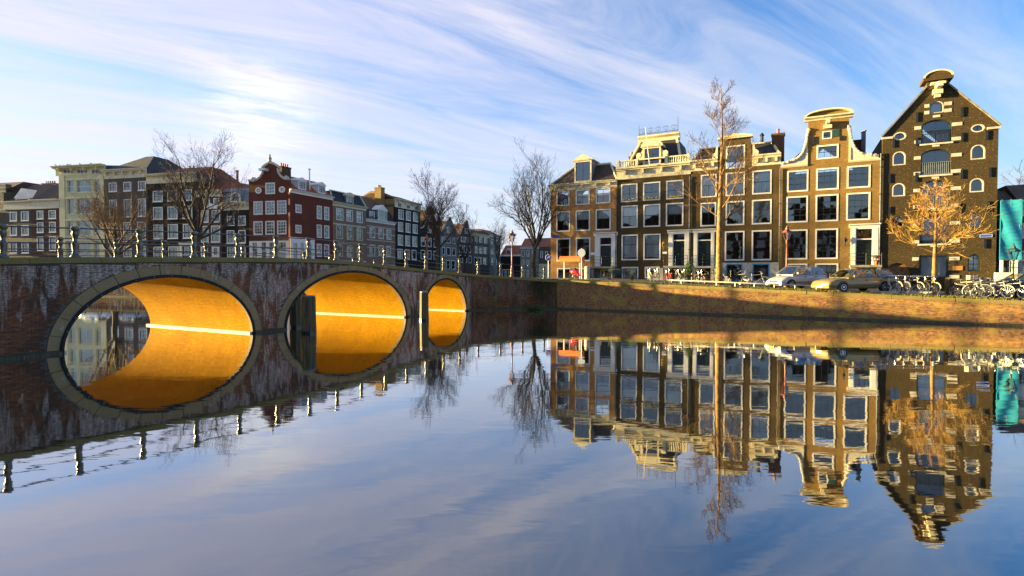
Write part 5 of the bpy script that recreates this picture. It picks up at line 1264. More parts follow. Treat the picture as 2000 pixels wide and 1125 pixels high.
def gable_house(x0, x1, peak, shoulder, rows, label, m, roofm='tiles_brown', neck=False, cope='stone_white'):
    h = House(SIDE, x0, x1, Z3, label, ymid=480)
    for rs in rows: h.row(rs, cols=2, split=(.5,), **FARW)
    zs = h.z(*shoulder); zp = h.z(*peak); w = h.w; c = h.c(*peak)[0]; c = min(max(c, w * .4), w * .6)
    if neck:
        ol = [(0, -1.5), (w, -1.5), (w, zs), (w * .86, zs + .3), (w * .76, zs + 1.2), (c + 1.15, zs + 2.4), (c + 1.15, zp - .5), (c, zp), (c - 1.15, zp - .5), (c - 1.15, zs + 2.4), (w * .24, zs + 1.2), (w * .14, zs + .3), (0, zs)]
    else: ol = [(0, -1.5), (w, -1.5), (w, zs), (c + .5, zp - .35), (c + .5, zp), (c - .5, zp), (c - .5, zp - .35), (0, zs)]
    h.shell(ol, m, eave=zs); top = ol[2:]
    MB().path([(p[0], -.03, p[1]) for p in top], .13, 5).build('gable_coping', cope, h.root)
    h.gable_roof(zp - .7, zs - .1, c, m=roofm); return h
gable_house(567, 750, (660, 388), (575, 590), [[(638, 470, 682, 530)], [(634, 570, 682, 635)], [(572, 672, 612, 757), (634, 676, 668, 760), (690, 682, 720, 768)], [(570, 785, 610, 868), (634, 793, 668, 875), (688, 800, 718, 880)]], 'dark narrow neck gable house beyond the tall blackish house', 'brick_blackish', neck=True)
gable_house(750, 906, (835, 490), (905, 655), [[(808, 580, 848, 635)], [(762, 668, 795, 715), (808, 668, 845, 735), (860, 672, 895, 730)], [(765, 760, 792, 835), (806, 765, 842, 840), (858, 770, 890, 842)], [(755, 880, 787, 960), (805, 880, 838, 965), (852, 885, 886, 970)]], 'grey plastered house with pointed gable and white coping', 'plaster_grey')
gable_house(906, 1040, (988, 520), (910, 690), [[(974, 590, 1002, 640)], [(938, 668, 964, 712), (970, 670, 997, 725), (1008, 672, 1030, 728)], [(922, 745, 956, 812), (966, 750, 994, 815), (1006, 755, 1030, 818)], [(920, 835, 956, 905), (968, 838, 994, 908), (1010, 840, 1034, 910)]], 'brown brick house with pointed gable further down the side street', 'brick_brown', 'tiles_brown')
h = House(SIDE, 1040, 1200, Z3, 'grey flat fronted house with many white windows far down the side street', ymid=480)
for rs in ([(1065, 665, 1092, 715), (1106, 670, 1133, 722), (1150, 680, 1180, 735)], [(1065, 755, 1095, 820), (1106, 760, 1135, 825), (1146, 760, 1176, 825)], [(1060, 850, 1088, 920), (1097, 855, 1130, 925), (1142, 860, 1176, 928)]): h.row(rs, cols=2, split=(.5,), **FARW)
zc = (h.z(1060, 645) + h.z(1200, 672)) / 2; simple(h, 'brick_grey', zc); h.cornice(zc - .3, zc + .3, 'cream_paint', .5); h.front_roof(zc + .3, zc + 1.6, 3, 'tiles_dark')
h.chimney(.5, 1.0, zc, h.z(1050, 612), 1.6, 1.2, 'brick_yellow', 2)
h = House(SIDE, 1200, 1300, Z3, 'pale rendered house at the far end of the side street row', ymid=480)
for rs in ([(1215, 690, 1240, 740), (1262, 695, 1285, 745)], [(1215, 770, 1240, 830), (1262, 775, 1285, 835)], [(1215, 860, 1240, 925), (1262, 862, 1285, 925)]): h.row(rs, cols=2, split=(.5,), **FARW)
zc = h.z(1250, 665); simple(h, 'stone_grey', zc); h.cornice(zc - .3, zc + .3, 'cream_paint', .5); h.front_roof(zc + .3, zc + 1.8, 3, 'tiles_brown')

# ---- houses closing the side street
ENDP = Plane(on_depth(940, 128), on_depth(1110, 122))
h = House(ENDP, 1300, 1482, Z3, 'low black house with red tiled roof at the end of the side street', zb=2.0)
h.row([(1318, 965, 1345, 1035), (1350, 965, 1378, 1035)], cols=2, **FARW); zc = h.z(1390, 832)
simple(h, 'brick_blackish', zc); h.front_roof(zc, h.z(1390, 738), 4, 'tiles_red'); q = h.rect((1345, 788, 1387, 828)); h.dormer([q[0], zc + .1, q[2], q[3]], .4, 2.5, 2, 'white_paint', y=.6)
MB().box(-.1, h.w + .1, -.12, -.003, zc - .35, zc).build('fascia', 'white_paint', h.root)
h = House(ENDP, 1482, 1650, Z3, 'pale house with large red roof left of the orange brick corner house', zb=2.0)
for rs in ([(1495, 790, 1520, 850), (1540, 790, 1565, 850), (1590, 790, 1615, 850)], [(1495, 880, 1520, 945), (1540, 880, 1565, 945), (1590, 880, 1615, 945)], [(1495, 970, 1520, 1030), (1540, 970, 1565, 1030)]): h.row(rs, cols=2, **FARW)
zc = h.z(1550, 762); simple(h, 'stone_grey', zc); h.front_roof(zc, h.z(1550, 672), 4, 'tiles_red'); h.cornice(zc - .4, zc + .05, 'white_paint', .3)
h = House(ENDP, 1652, 1830, Z3, 'house with orange red roof and yellow lower wall just left of the corner house', zb=2.0)
h.row([(1665, 800, 1690, 860), (1710, 800, 1735, 860)], cols=2, **FARW); h.row([(1665, 930, 1690, 1010), (1705, 930, 1735, 1010)], cols=2, **FARW)
zc = h.z(1700, 758); simple(h, 'brick_grey', zc); h.front_roof(zc, h.z(1700, 668), 4, 'tiles_red'); q = h.rect((1640, 915, 1745, 1045)); MB().box(0, h.w, -.05, -.003, -1, q[3]).build('yellow_wall', 'yellow_paint', h.root)
# ------------------------------------------------------------------ bare trees
def bare_tree(label, base, height, r0, seed, clear=.3, spread=.42, leader=True, mats=('bark', 'twig'), dens=1.0, levels=4, up=.55, first=None, name='bare_tree', crown_w=None, twig_r=.012, group='bare winter trees', els=(.55, 1.3), lf=1.0):
    rnd = random.Random(seed); root = thing(name, label, 'tree', base, 0, group)
    tr, cw = MB(), MB()
    def grow(p, d, ln, r, lev):
        n = 5 if lev == 0 else 4; pts = [p]; rs = [r]; q = p.copy(); dd = d.copy(); re = max(r * .22, twig_r * .7)
        for i in range(n):
            w = .10 + .10 * lev
            dd = (dd + Vector((rnd.uniform(-w, w), rnd.uniform(-w, w), rnd.uniform(-w, w) + (.10 if lev else .0)))).normalized()
            q = q + dd * (ln / n); pts.append(q.copy()); rs.append(r + (re - r) * (i + 1) / n)
        (tr if lev <= 1 else cw).path(pts, rs, (8, 6, 4, 3, 3)[lev], caps=False)
        if lev >= levels or (lev >= 2 and ln < .45) or (lev >= 3 and ln < .8): return
        k = int(((0, 9, 7, 5, 4)[lev] if lev else 0) * dens) if lev else 0
        for i in range(k):
            f = rnd.uniform(.22, 1.0); j = min(int(f * n), n - 1); g = f * n - j; pp = pts[j].lerp(pts[j + 1], g)
            ax = (pts[j + 1] - pts[j]).normalized(); side = ax.orthogonal().normalized(); side.rotate(Matrix.Rotation(rnd.uniform(0, 6.283), 3, ax))
            nd_ = (ax * rnd.uniform(.55, 1.0) + side * rnd.uniform(.5, .9) + Vector((0, 0, .18))).normalized()
            grow(pp, nd_, ln * rnd.uniform(.38, .62) * (1.15 - .4 * f), max((rs[j] * .55), twig_r if lev < 3 else twig_r * .75), lev + 1)
    # trunk / leader
    H_ = height; pts = []; rs = []; N = 12; q = Vector((0, 0, -.2)); drift = Vector((0, 0, 0))
    top = H_ if leader else H_ * clear * 1.25
    for i in range(N + 1):
        f = i / N; pts.append(Vector((math.sin(f * 5 + seed) * .012 * H_ * f, math.cos(f * 4 + seed) * .012 * H_ * f, -.2 + (top + .2) * f)))
        rs.append(max(.02, r0 * ((1 - f) ** .8 if leader else (1 - .35 * f)) * (1.25 if i == 0 else 1)))
    tr.path(pts, rs, 10, caps=False)
    nb_ = int((18 if leader else 9) * dens)
    for i in range(nb_):
        f = clear + (1 - clear) * ((i + rnd.uniform(0, .8)) / nb_) if leader else rnd.uniform(.78, 1.0)
        f = min(f, .97); j = min(int(f * N), N - 1); g = f * N - j; pp = pts[j].lerp(pts[j + 1], g)
        az = i * 2.4 + rnd.uniform(-.5, .5)
        el = up + rnd.uniform(-.15, .2)
        if not leader: el = els[0] + (els[1] - els[0]) * ((i + rnd.random()) / nb_)
        d = Vector((math.cos(az) * math.cos(el), math.sin(az) * math.cos(el), math.sin(el)))
        ln = (H_ * spread * (1.1 - .88 * ((f - clear) / (1 - clear))) if leader else H_ * (1 - clear) * lf * (.72 + .35 * (el - els[0]) / (els[1] - els[0]))) * rnd.uniform(.85, 1.1)
        rb = max(.025, rs[j] * (.30 if leader else .62))
        grow(pp, d, ln, rb, 1)
    tr.build('trunk', mats[0], root, smooth=True); stuff(cw.build('crown', mats[1], root))
    return root
def base_at(x, Y, z): p = on_depth(x, Y); return (p.x, p.y, z)
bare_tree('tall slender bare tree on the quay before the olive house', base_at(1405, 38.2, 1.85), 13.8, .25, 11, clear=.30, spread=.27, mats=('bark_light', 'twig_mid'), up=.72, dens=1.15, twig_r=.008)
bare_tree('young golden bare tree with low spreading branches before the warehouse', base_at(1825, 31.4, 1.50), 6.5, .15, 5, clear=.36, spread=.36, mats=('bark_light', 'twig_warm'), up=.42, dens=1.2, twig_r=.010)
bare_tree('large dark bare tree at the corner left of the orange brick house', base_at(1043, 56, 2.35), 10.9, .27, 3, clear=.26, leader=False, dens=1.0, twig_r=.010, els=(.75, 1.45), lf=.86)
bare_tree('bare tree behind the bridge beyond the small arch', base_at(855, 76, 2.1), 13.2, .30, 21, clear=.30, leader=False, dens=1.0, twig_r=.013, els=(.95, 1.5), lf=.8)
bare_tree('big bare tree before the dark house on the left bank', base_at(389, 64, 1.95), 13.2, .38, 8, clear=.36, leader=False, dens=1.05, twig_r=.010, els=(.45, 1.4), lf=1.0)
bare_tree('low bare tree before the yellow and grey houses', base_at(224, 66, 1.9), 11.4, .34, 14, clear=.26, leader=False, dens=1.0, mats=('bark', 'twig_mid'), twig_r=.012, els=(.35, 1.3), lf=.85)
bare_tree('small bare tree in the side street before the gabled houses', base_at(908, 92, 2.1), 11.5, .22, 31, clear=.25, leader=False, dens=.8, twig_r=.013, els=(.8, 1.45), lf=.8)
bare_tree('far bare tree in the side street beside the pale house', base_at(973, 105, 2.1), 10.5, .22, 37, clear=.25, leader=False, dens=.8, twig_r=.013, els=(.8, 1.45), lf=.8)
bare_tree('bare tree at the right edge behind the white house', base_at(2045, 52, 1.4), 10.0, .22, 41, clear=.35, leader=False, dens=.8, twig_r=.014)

# ------------------------------------------------------------------ cars
def loft(mb, secs):
    base = len(mb.v); k = len(secs[0])
    for s_ in secs: mb.v += s_
    for i in range(len(secs) - 1):
        for j in range(k):
            a = base + i * k + j; b = base + i * k + (j + 1) % k; mb.f.append((a, b, b + k, a + k))
    mb.f.append(tuple(base + j for j in reversed(range(k)))); mb.f.append(tuple(base + (len(secs) - 1) * k + j for j in range(k)))
def make_car(label, loc, rz, paint, L_, W_, prof, roof, belt, wheel=.30, wx=None, plate='plate_yellow', group='cars parked on the quay', rim=True, name='parked_car', lights='glass_lamp', wins=2):
    """+x is the front. prof: (x, hood z) along the lower body; roof: (x_rear_base, x_rear_top, x_front_top, x_front_base, z)"""
    c = thing(name, label, 'car', loc, rz, group); hw = W_ / 2
    b = MB(); secs = []
    for x, zt, wf in prof:
        w = hw * wf; zb = .20
        half = [(0, zb), (w * .86, zb), (w * .97, zb + .10), (w, zb + .28), (w * .99, zt * .72 + .06), (w * .93, zt - .06), (w * .74, zt - .01), (0, zt + .02)]
        ring = [(x, y, z) for y, z in half] + [(x, -y, z) for y, z in half[-2:0:-1]]
        secs.append(ring)
    loft(b, secs); body = b.build('body', paint, c, smooth=True, fixn=True)
    x0, x1, x2, x3, zr = roof; g = MB(); bw, rw = hw * .90, hw * .70
    bot = [(x0, -bw * .9, belt), (x3, -bw * .88, belt), (x3, bw * .88, belt), (x0, bw * .9, belt)]
    xm = (x1 + x2) / 2
    def ringz(f):                                   # greenhouse cross outline at height fraction f
        e = 1 - (1 - f) ** 1.0
        return [(x0 + (x1 - x0) * f, -(bw + (rw - bw) * f), belt + (zr - belt) * f), (x3 + (x2 - x3) * f, -(bw + (rw - bw) * f), belt + (zr - belt) * f), (x3 + (x2 - x3) * f, (bw + (rw - bw) * f), belt + (zr - belt) * f), (x0 + (x1 - x0) * f, (bw + (rw - bw) * f), belt + (zr - belt) * f)]
    r0_, r1_ = ringz(0), ringz(.93); top = [(x1 + .14, -rw * .82, zr), (x2 - .18, -rw * .82, zr), (x2 - .18, rw * .82, zr), (x1 + .14, rw * .82, zr)]
    b0_ = [(p[0], p[1], belt - .12) for p in r0_]
    g.hexa(r1_, top); g.hexa(b0_, [(p[0], p[1], belt + .005) for p in r0_]); g.build('cabin', paint, c, fixn=True)
    MB().box(x0 + .5, x0 + .62, -bw * .7, bw * .7, belt - .05, belt + .22).build('rear_seat', 'car_black', c)
    for sy in (-.36, .36): MB().box(xm + .15, xm + .27, sy - .22, sy + .22, belt - .05, belt + .28).box(xm + .17, xm + .25, sy - .12, sy + .12, belt + .282, belt + .42).build('front_seat', 'car_black', c)
    def bar(a_, b_): MB().path([a_, b_], .035, 5).build('pillar', paint, c)
    def pane(q, nm='window'):
        qv = [Vector(p) for p in q]; nn = (qv[1] - qv[0]).cross(qv[2] - qv[0]).normalized()
        cen = sum(qv, Vector()) / len(qv)
        if nn.dot(cen - Vector((xm, 0, belt - .3))) < 0: nn = -nn
        if (qv[1] - qv[0]).cross(qv[2] - qv[0]).dot(nn) < 0: qv = qv[::-1]
        MB().poly([p + nn * .012 for p in qv]).build(nm, 'glass_car', c)
    def lerp3(a, b_, f): return Vector(a).lerp(Vector(b_), f)
    for sg in (0, 1):
        ia, ib = (0, 1) if sg == 0 else (3, 2)
        lo0, lo1, hi0, hi1 = r0_[ia], r0_[ib], r1_[ia], r1_[ib]
        seg = [(.01, .33), (.34, .66), (.67, .99)] if wins == 3 else [(.01, .44), (.46, .99)]
        for fp in [0.0, 1.0] + [(seg[k][1] + seg[k + 1][0]) / 2 for k in range(len(seg) - 1)]: bar(lerp3(lo0, lo1, fp), lerp3(hi0, hi1, fp))
        for f0, f1 in seg:
            q = [lerp3(lerp3(lo0, lo1, f0), lerp3(hi0, hi1, f0), .06), lerp3(lerp3(lo0, lo1, f1), lerp3(hi0, hi1, f1), .06), lerp3(lerp3(lo0, lo1, f1), lerp3(hi0, hi1, f1), .92), lerp3(lerp3(lo0, lo1, f0), lerp3(hi0, hi1, f0), .92)]
            pane(q, 'side_window')
        sgn = -1 if sg == 0 else 1
        MB().box(x3 - .42, x3 - .28, min(sgn * bw * .98, sgn * (bw + .16)), max(sgn * bw * .98, sgn * (bw + .16)), belt + .02, belt + .15).build('mirror', paint, c)
        for fx in (.32, .62): MB().box(x0 + (x3 - x0) * fx, x0 + (x3 - x0) * fx + .16, min(sgn * hw * .97, sgn * (hw + .012)), max(sgn * hw * .97, sgn * (hw + .012)), belt - .16, belt - .12).build('door_handle', 'car_black', c)
        MB().box(-L_ * .34, L_ * .30, min(sgn * hw * .985, sgn * (hw + .01)), max(sgn * hw * .985, sgn * (hw + .01)), .42, .48).build('side_strip', 'bumper_grey', c)
    pane([lerp3(lerp3(r0_[1], r0_[2], .05), lerp3(r1_[1], r1_[2], .05), .05), lerp3(lerp3(r0_[1], r0_[2], .95), lerp3(r1_[1], r1_[2], .95), .05), lerp3(lerp3(r0_[1], r0_[2], .94), lerp3(r1_[1], r1_[2], .94), .95), lerp3(lerp3(r0_[1], r0_[2], .06), lerp3(r1_[1], r1_[2], .06), .95)], 'windscreen')
    pane([lerp3(lerp3(r0_[0], r0_[3], .08), lerp3(r1_[0], r1_[3], .08), .15), lerp3(lerp3(r0_[0], r0_[3], .92), lerp3(r1_[0], r1_[3], .92), .15), lerp3(lerp3(r0_[0], r0_[3], .90), lerp3(r1_[0], r1_[3], .90), .92), lerp3(lerp3(r0_[0], r0_[3], .10), lerp3(r1_[0], r1_[3], .10), .92)], 'rear_window')
    for x in (wx or (L_ * .31, -L_ * .29)):
        for sgn in (-1, 1):
            MB().lathe([(wheel * 1.13, -.06), (wheel * 1.13, .0)], n=20).build('wheel_arch', 'car_black', c, loc=(x, sgn * (hw + .0), wheel + .03)).rotation_euler = (R(-90 * sgn), 0, 0)
            w = MB().lathe([(wheel * .62, -.17), (wheel * .95, -.17), (wheel, -.13), (wheel, .0), (wheel * .95, .03), (wheel * .64, .03)], n=20).build('wheel', 'rubber', c, loc=(x, sgn * (hw - .02), wheel)); w.rotation_euler = (R(-90 * sgn), 0, 0)
            rm = MB().lathe([(wheel * .64, .015), (wheel * .58, .035), (wheel * .3, .02), (.05, .045)], n=14)
            rmo = rm.build('rim', 'alloy', w)
            for k in range(5): a = k * 1.2566; MB().lathe([(wheel * .10, .028), (wheel * .09, .036)], (wheel * .40 * math.cos(a), wheel * .40 * math.sin(a), 0), 6).build('rim_hole', 'car_black', w)
    fx = L_ / 2
    MB().box(fx - .14, fx + .03, -hw * .88, hw * .88, .24, .42).build('front_bumper', paint, c); MB().box(-fx - .03, -fx + .14, -hw * .9, hw * .9, .28, .48).build('rear_bumper', 'bumper_grey', c)
    zt = prof[-1][1]
    for sgn in (-1, 1):
        MB().hexa([(fx - .18, sgn * hw * .82 - .0, zt - .20), (fx + .004, sgn * hw * .50, zt - .20), (fx + .004, sgn * hw * .80, zt - .20)], [(fx - .18, sgn * hw * .82, zt - .04), (fx - .004, sgn * hw * .50, zt - .04), (fx - .02, sgn * hw * .80, zt - .04)]).build('headlight', 'sign_white', c, fixn=True)
        MB().box(-fx - .012, -fx + .05, min(sgn * hw * .6, sgn * hw * .9), max(sgn * hw * .6, sgn * hw * .9), belt - .28, belt - .05).build('tail_light', 'red_paint', c)
    MB().box(fx - .04, fx + .006, -hw * .46, hw * .46, zt - .18, zt - .06).build('grille', 'car_black', c)
    MB().box(fx + .03, fx + .045, -.26, .26, .27, .38).build('number_plate', plate, c)
    return c
head = FAC.ang + math.pi                                   # along the quay, away to the left
pS = on_depth(1556, 36.4); zS = street_z(pS)
hatch_prof = [(-1.84, .70, .80), (-1.78, .92, .92), (-1.4, .98, 1), (-.6, .96, 1), (.35, .92, 1), (.9, .90, .99), (1.35, .80, .96), (1.7, .68, .88), (1.85, .56, .74)]
make_car('silver rounded hatchback parked on the quay, nose towards the water', (pS.x, pS.y, zS), head + R(43), 'silver_paint', 3.72, 1.64, hatch_prof, (-1.72, -1.25, .28, 1.02, 1.50), .93, .29, name='parked_car')
pE = on_depth(1668, 33.6); zE = street_z(pE)
est_prof = [(-2.3, .62, .90), (-2.26, .86, .96), (-1.8, .90, 1), (-.6, .88, 1), (.55, .86, 1), (1.2, .84, .99), (1.8, .78, .96), (2.22, .68, .92), (2.32, .60, .86)]
make_car('long dark bronze estate car parked beside the silver hatchback', (pE.x, pE.y, zE), head + R(36), 'bronze_paint', 4.62, 1.74, est_prof, (-2.22, -1.75, .35, 1.05, 1.42), .86, .30, plate='sign_white', wins=3)
pB = on_depth(2005, 30.5)
make_car('black car behind the parked bicycles at the right edge', (pB.x, pB.y, street_z(pB)), head + R(8), 'car_black', 4.2, 1.72, [(x * .91, z, w) for x, z, w in est_prof], (-1.9, -1.4, .3, 1.0, 1.40), .86, .30)
for i, x in enumerate((190, 262)):  # hidden cars, added only to be mirrored under the left arch
    pL = on_depth(x, 70.5)
    make_car(('white', 'silver')[i] + ' car added unseen on the far left quay, to be mirrored in the water under the left arch', (pL.x, pL.y, 1.86), LEFT.ang, ('van_white', 'silver_paint')[i], 4.2, 1.74, [(x_ * .91, z, w) for x_, z, w in est_prof], (-1.9, -1.4, .3, 1.0, 1.45), .86, .30)

# ------------------------------------------------------------------ bicycles
def make_bike(label, loc, rz, col):
    b = thing('bicycle', label, 'bicycle', loc, rz, 'bicycles parked on the quay')
    for x, nm in ((-.53, 'rear_wheel'), (.53, 'front_wheel')):
        w = MB().torus((x, 0, .345), .325, .022, 'y', 22, 5).build(nm, 'rubber', b, smooth=True)
        MB().torus((x, 0, .345), .298, .012, 'y', 22, 4).build('rim', 'alloy', w)
        sp = MB()
        for k in range(12): a = k * math.pi / 6; sp.tube((x, .012 * (-1) ** k, .345), (x + .30 * math.cos(a), 0, .345 + .30 * math.sin(a)), .004, n=3, caps=False)
        sp.lathe([(.03, -.04), (.03, .04)], (x, 0, .345), 6); sp.build('spokes', 'alloy', w)
    f = MB(); bb = (-.08, 0, .30); st = (-.25, 0, .80); hd = (.34, 0, .86); hl = (.40, 0, .64)
    for p, q in ((bb, st), (bb, hl), (st, hd), (hd, hl), ((-.53, .05, .345), bb), ((-.53, -.05, .345), bb), ((-.53, .05, .345), (-.22, 0, .72)), ((-.53, -.05, .345), (-.22, 0, .72))): f.tube(p, q, .019, n=6)
    f.path([(hl[0], 0, hl[2]), (.45, .05, .5), (.53, .06, .345)], .015, 5); f.path([(hl[0], 0, hl[2]), (.45, -.05, .5), (.53, -.06, .345)], .015, 5)
    f.build('frame', col, b)
    MB().path([(st[0], 0, st[2] - .05), (-.27, 0, .93)], .014, 6).build('seat_post', 'alloy', b)
    MB().hexa([(-.42, -.09, .93), (-.12, -.02, .94), (-.12, .02, .94), (-.42, .09, .93)], [(-.43, -.10, .99), (-.10, -.02, .98), (-.10, .02, .98), (-.43, .10, .99)]).build('saddle', 'saddle_brown', b)
    MB().path([(.34, 0, .86), (.32, 0, 1.04)], .016, 6).path([(.06, -.30, 1.02), (.22, -.28, 1.06), (.32, -.12, 1.06), (.32, .12, 1.06), (.22, .28, 1.06), (.06, .30, 1.02)], .014, 6).build('handlebar', 'alloy', b)
    for sgn in (-1, 1): MB().tube((.05, sgn * .30, 1.018), (.16, sgn * .29, 1.045), .022, n=6).build('grip', 'rubber', b)
    for x, a0, a1 in ((-.53, 20, 200), (.53, 10, 130)):
        MB().path([(x + .37 * math.cos(R(a)), 0, .345 + .37 * math.sin(R(a))) for a in range(a0, a1 + 1, 18)], .026, 5).build('mudguard', col, b)
    MB().box(-.80, -.42, -.07, .07, .74, .76).tube((-.78, .06, .74), (-.55, .05, .36), .008, n=4).tube((-.78, -.06, .74), (-.55, -.05, .36), .008, n=4).build('carrier', 'bike_black', b)
    MB().torus(bb, .09, .008, 'y', 14, 4).tube((bb[0], -.06, bb[2]), (bb[0] + .12, -.06, bb[2] - .12), .01, n=4).box(bb[0] + .08, bb[0] + .17, -.14, -.06, bb[2] - .14, bb[2] - .11).tube((bb[0], .06, bb[2]), (bb[0] - .12, .06, bb[2] + .12), .01, n=4).box(bb[0] - .17, bb[0] - .08, .06, .14, bb[2] + .11, bb[2] + .14).build('crank', 'alloy', b)
    MB().lathe([(.03, 0), (.05, .04), (.05, .06)], n=8).build('lamp', 'alloy', b, loc=(.40, 0, .88))
    return b
bk0 = None
fa = FAC.ang
bikes = [(1742, 32.6, fa + R(-62), 'bike_cream', 'cream bicycle nearest the rear of the bronze estate car'), (1758, 32.2, fa + R(-66), 'bike_grey', 'second bicycle from the bronze estate car'),
         (1782, 32.0, fa + R(-60), 'bike_cream', 'bicycle left of the young golden tree, before the gateway'), (1796, 31.8, fa + R(-68), 'bike_black', 'dark bicycle left of the young golden tree'),
         (1813, 31.6, fa + R(-62), 'bike_cream', 'cream bicycle leaning just left of the young tree trunk'),
         (1886, 30.6, fa + R(-40), 'bike_black', 'leftmost bicycle of the tangle right of the young tree'), (1900, 30.2, fa + R(-25), 'bike_grey', 'grey bicycle in the tangle with its crate showing'),
         (1918, 30.0, fa + R(10), 'bike_cream', 'broadside bicycle with large pale wheel right of the tangle'), (1948, 29.8, fa + R(-50), 'bike_cream', 'bicycle before the black car, second from the right edge'), (1978, 29.4, fa + R(-45), 'bike_grey', 'last bicycle before the right edge of the picture'),
         (1446, 37.6, fa + R(-30), 'bike_black', 'black bicycle with child seat right of the tall tree'), (1476, 36.8, fa + R(5), 'bike_grey', 'broadside bicycle just left of the silver hatchback'),
         (1268, 43.6, fa + R(-65), 'bike_cream', 'leftmost bicycle before the balustraded house'), (1281, 43.2, fa + R(-60), 'bike_black', 'dark bicycle right of the leftmost one before the balustraded house'),
         (1303, 42.6, fa + R(-60), 'red_paint', 'red bicycle before the balustraded house'), (1324, 42.0, fa + R(-65), 'bike_grey', 'bicycle left of the ivy bush'), (1333, 41.6, fa + R(-68), 'bike_black', 'black bicycle almost touching the ivy bush'),
         (1366, 40.6, fa + R(-60), 'bike_cream', 'bicycle between the ivy bush and the tall tree'), (1390, 39.6, fa + R(15), 'bike_black', 'bicycle with red saddle cover left of the tall tree trunk')]
for x, Y, rz, col, lab in bikes:
    p = on_depth(x, Y); z = street_z(p)
    if bk0 is None: bk0 = make_bike(lab, (p.x, p.y, z), rz, col); bk0c = col
    else:
        d = dup(bk0, (p.x, p.y, z), rz, lab, 'bicycles parked on the quay', {bk0c: col} if col != bk0c else None)
        d.rotation_euler[0] = random.uniform(-.10, .10)
cr = on_depth(1898, 30.35); zc_ = street_z(cr)
ct = thing('bicycle_crate', 'plastic crate on the front of the grey bicycle', 'crate', (cr.x, cr.y, zc_ + .94), fa + .4)
m = MB().box(-.2, .2, -.15, .15, 0, .02)
for zz in (.02, .11, .2): m.box(-.2, .2, -.15, -.135, zz, zz + .06); m.box(-.2, .2, .135, .15, zz, zz + .06); m.box(-.2, -.185, -.134, .134, zz, zz + .06); m.box(.185, .2, -.134, .134, zz, zz + .06)
for x in (-.2, .18):
    for y in (-.15, .13): m.box(x, x + .02, y, y + .02, .0, .28)
m.build('basket', 'bike_cream', ct)
# motorcycle under cover beside the bikes
cv = on_depth(1950, 30.9); zc_ = street_z(cv)
mc = thing('covered_motorcycle', 'low vehicle under a grey cover behind the right hand bicycles', 'motorcycle', (cv.x, cv.y, zc_), fa + R(4))
secs = []
for i in range(15):
    f = i / 14; x = -1.1 + 2.2 * f; hgt = .75 + .32 * math.sin(f * 3.1) + .14 * math.sin(f * 9 + 1); w = .36 + .08 * math.sin(f * 7)
    secs.append([(x, -w, .12 + .05 * math.sin(i)), (x, -w * .9, hgt * .55), (x, -w * .4, hgt * .95), (x, 0, hgt), (x, w * .4, hgt * .95), (x, w * .9, hgt * .55), (x, w, .12)])
m = MB(); loft(m, secs); m.build('cover', 'cover_grey', mc, smooth=True)
for x in (-.75, .8): MB().torus((x, 0, .3), .25, .06, 'y', 18, 6).build('wheel', 'rubber', mc, smooth=True)

# ------------------------------------------------------------------ street furniture
def street_lamp(label, P, z0, h_, m, rz=0.0):
    l = thing('street_lamp', label, 'street lamp', (P.x, P.y, z0), rz)
    hl = h_ - 1.0
    MB().lathe([(.19, 0), (.19, .12), (.15, .18), (.13, .55), (.16, .62), (.10, .72), (.075, 1.0), (.09, 1.05), (.065, 1.1), (.05, hl - .25), (.08, hl - .2), (.05, hl - .12), (.10, hl)], n=10).build('post', m, l, smooth=True)
    MB().tube((-.28, 0, hl - .45), (.28, 0, hl - .45), .018).build('ladder_bar', m, l)
    fr = MB(); b_, t_ = .15, .29; zb, zt = hl, hl + .52
    for k in range(6):
        a0, a1 = k * math.pi / 3, (k + 1) * math.pi / 3
        fr.tube((b_ * math.cos(a0), b_ * math.sin(a0), zb), (t_ * math.cos(a0), t_ * math.sin(a0), zt), .014, n=4)
        fr.tube((t_ * math.cos(a0), t_ * math.sin(a0), zt), (t_ * math.cos(a1), t_ * math.sin(a1), zt), .016, n=4)
    lt = fr.build('lantern', m, l)
    MB().lathe([(b_ - .012, .02), (t_ - .02, .5)], (0, 0, zb), 6).build('glass', 'glass_lamp', lt)
    MB().lathe([(t_ + .07, 0), (t_ + .05, .05), (.16, .20), (.13, .22), (.11, .32), (.05, .36), (.06, .42), (.01, .52)], (0, 0, zt), 6).build('crown', m, lt)
    for k in range(6): a = k * math.pi / 3; MB().lathe([(.02, 0), (.035, .04), (.008, .10)], n=5).build('crown_point', m, lt, loc=((t_ + .05) * math.cos(a), (t_ + .05) * math.sin(a), zt + .04))
    return l
street_lamp('tall reddish lamp post at the bridge end beside the large dark tree', on_depth(1000, 45.2), 2.5, 3.95, 'lamp_red')
street_lamp('reddish lamp post behind the bridge beyond the small arch', on_depth(834, 58), 2.3, 4.7, 'lamp_red')
pl_ = on_depth(1536, 38.4); street_lamp('reddish lamp post before the neck gable house', pl_, street_z(pl_), 4.35, 'lamp_red')
pl_ = on_depth(1978, 33.0); street_lamp('dark green lantern before the white house at the right edge', pl_, street_z(pl_), 3.2, 'lamp_green')

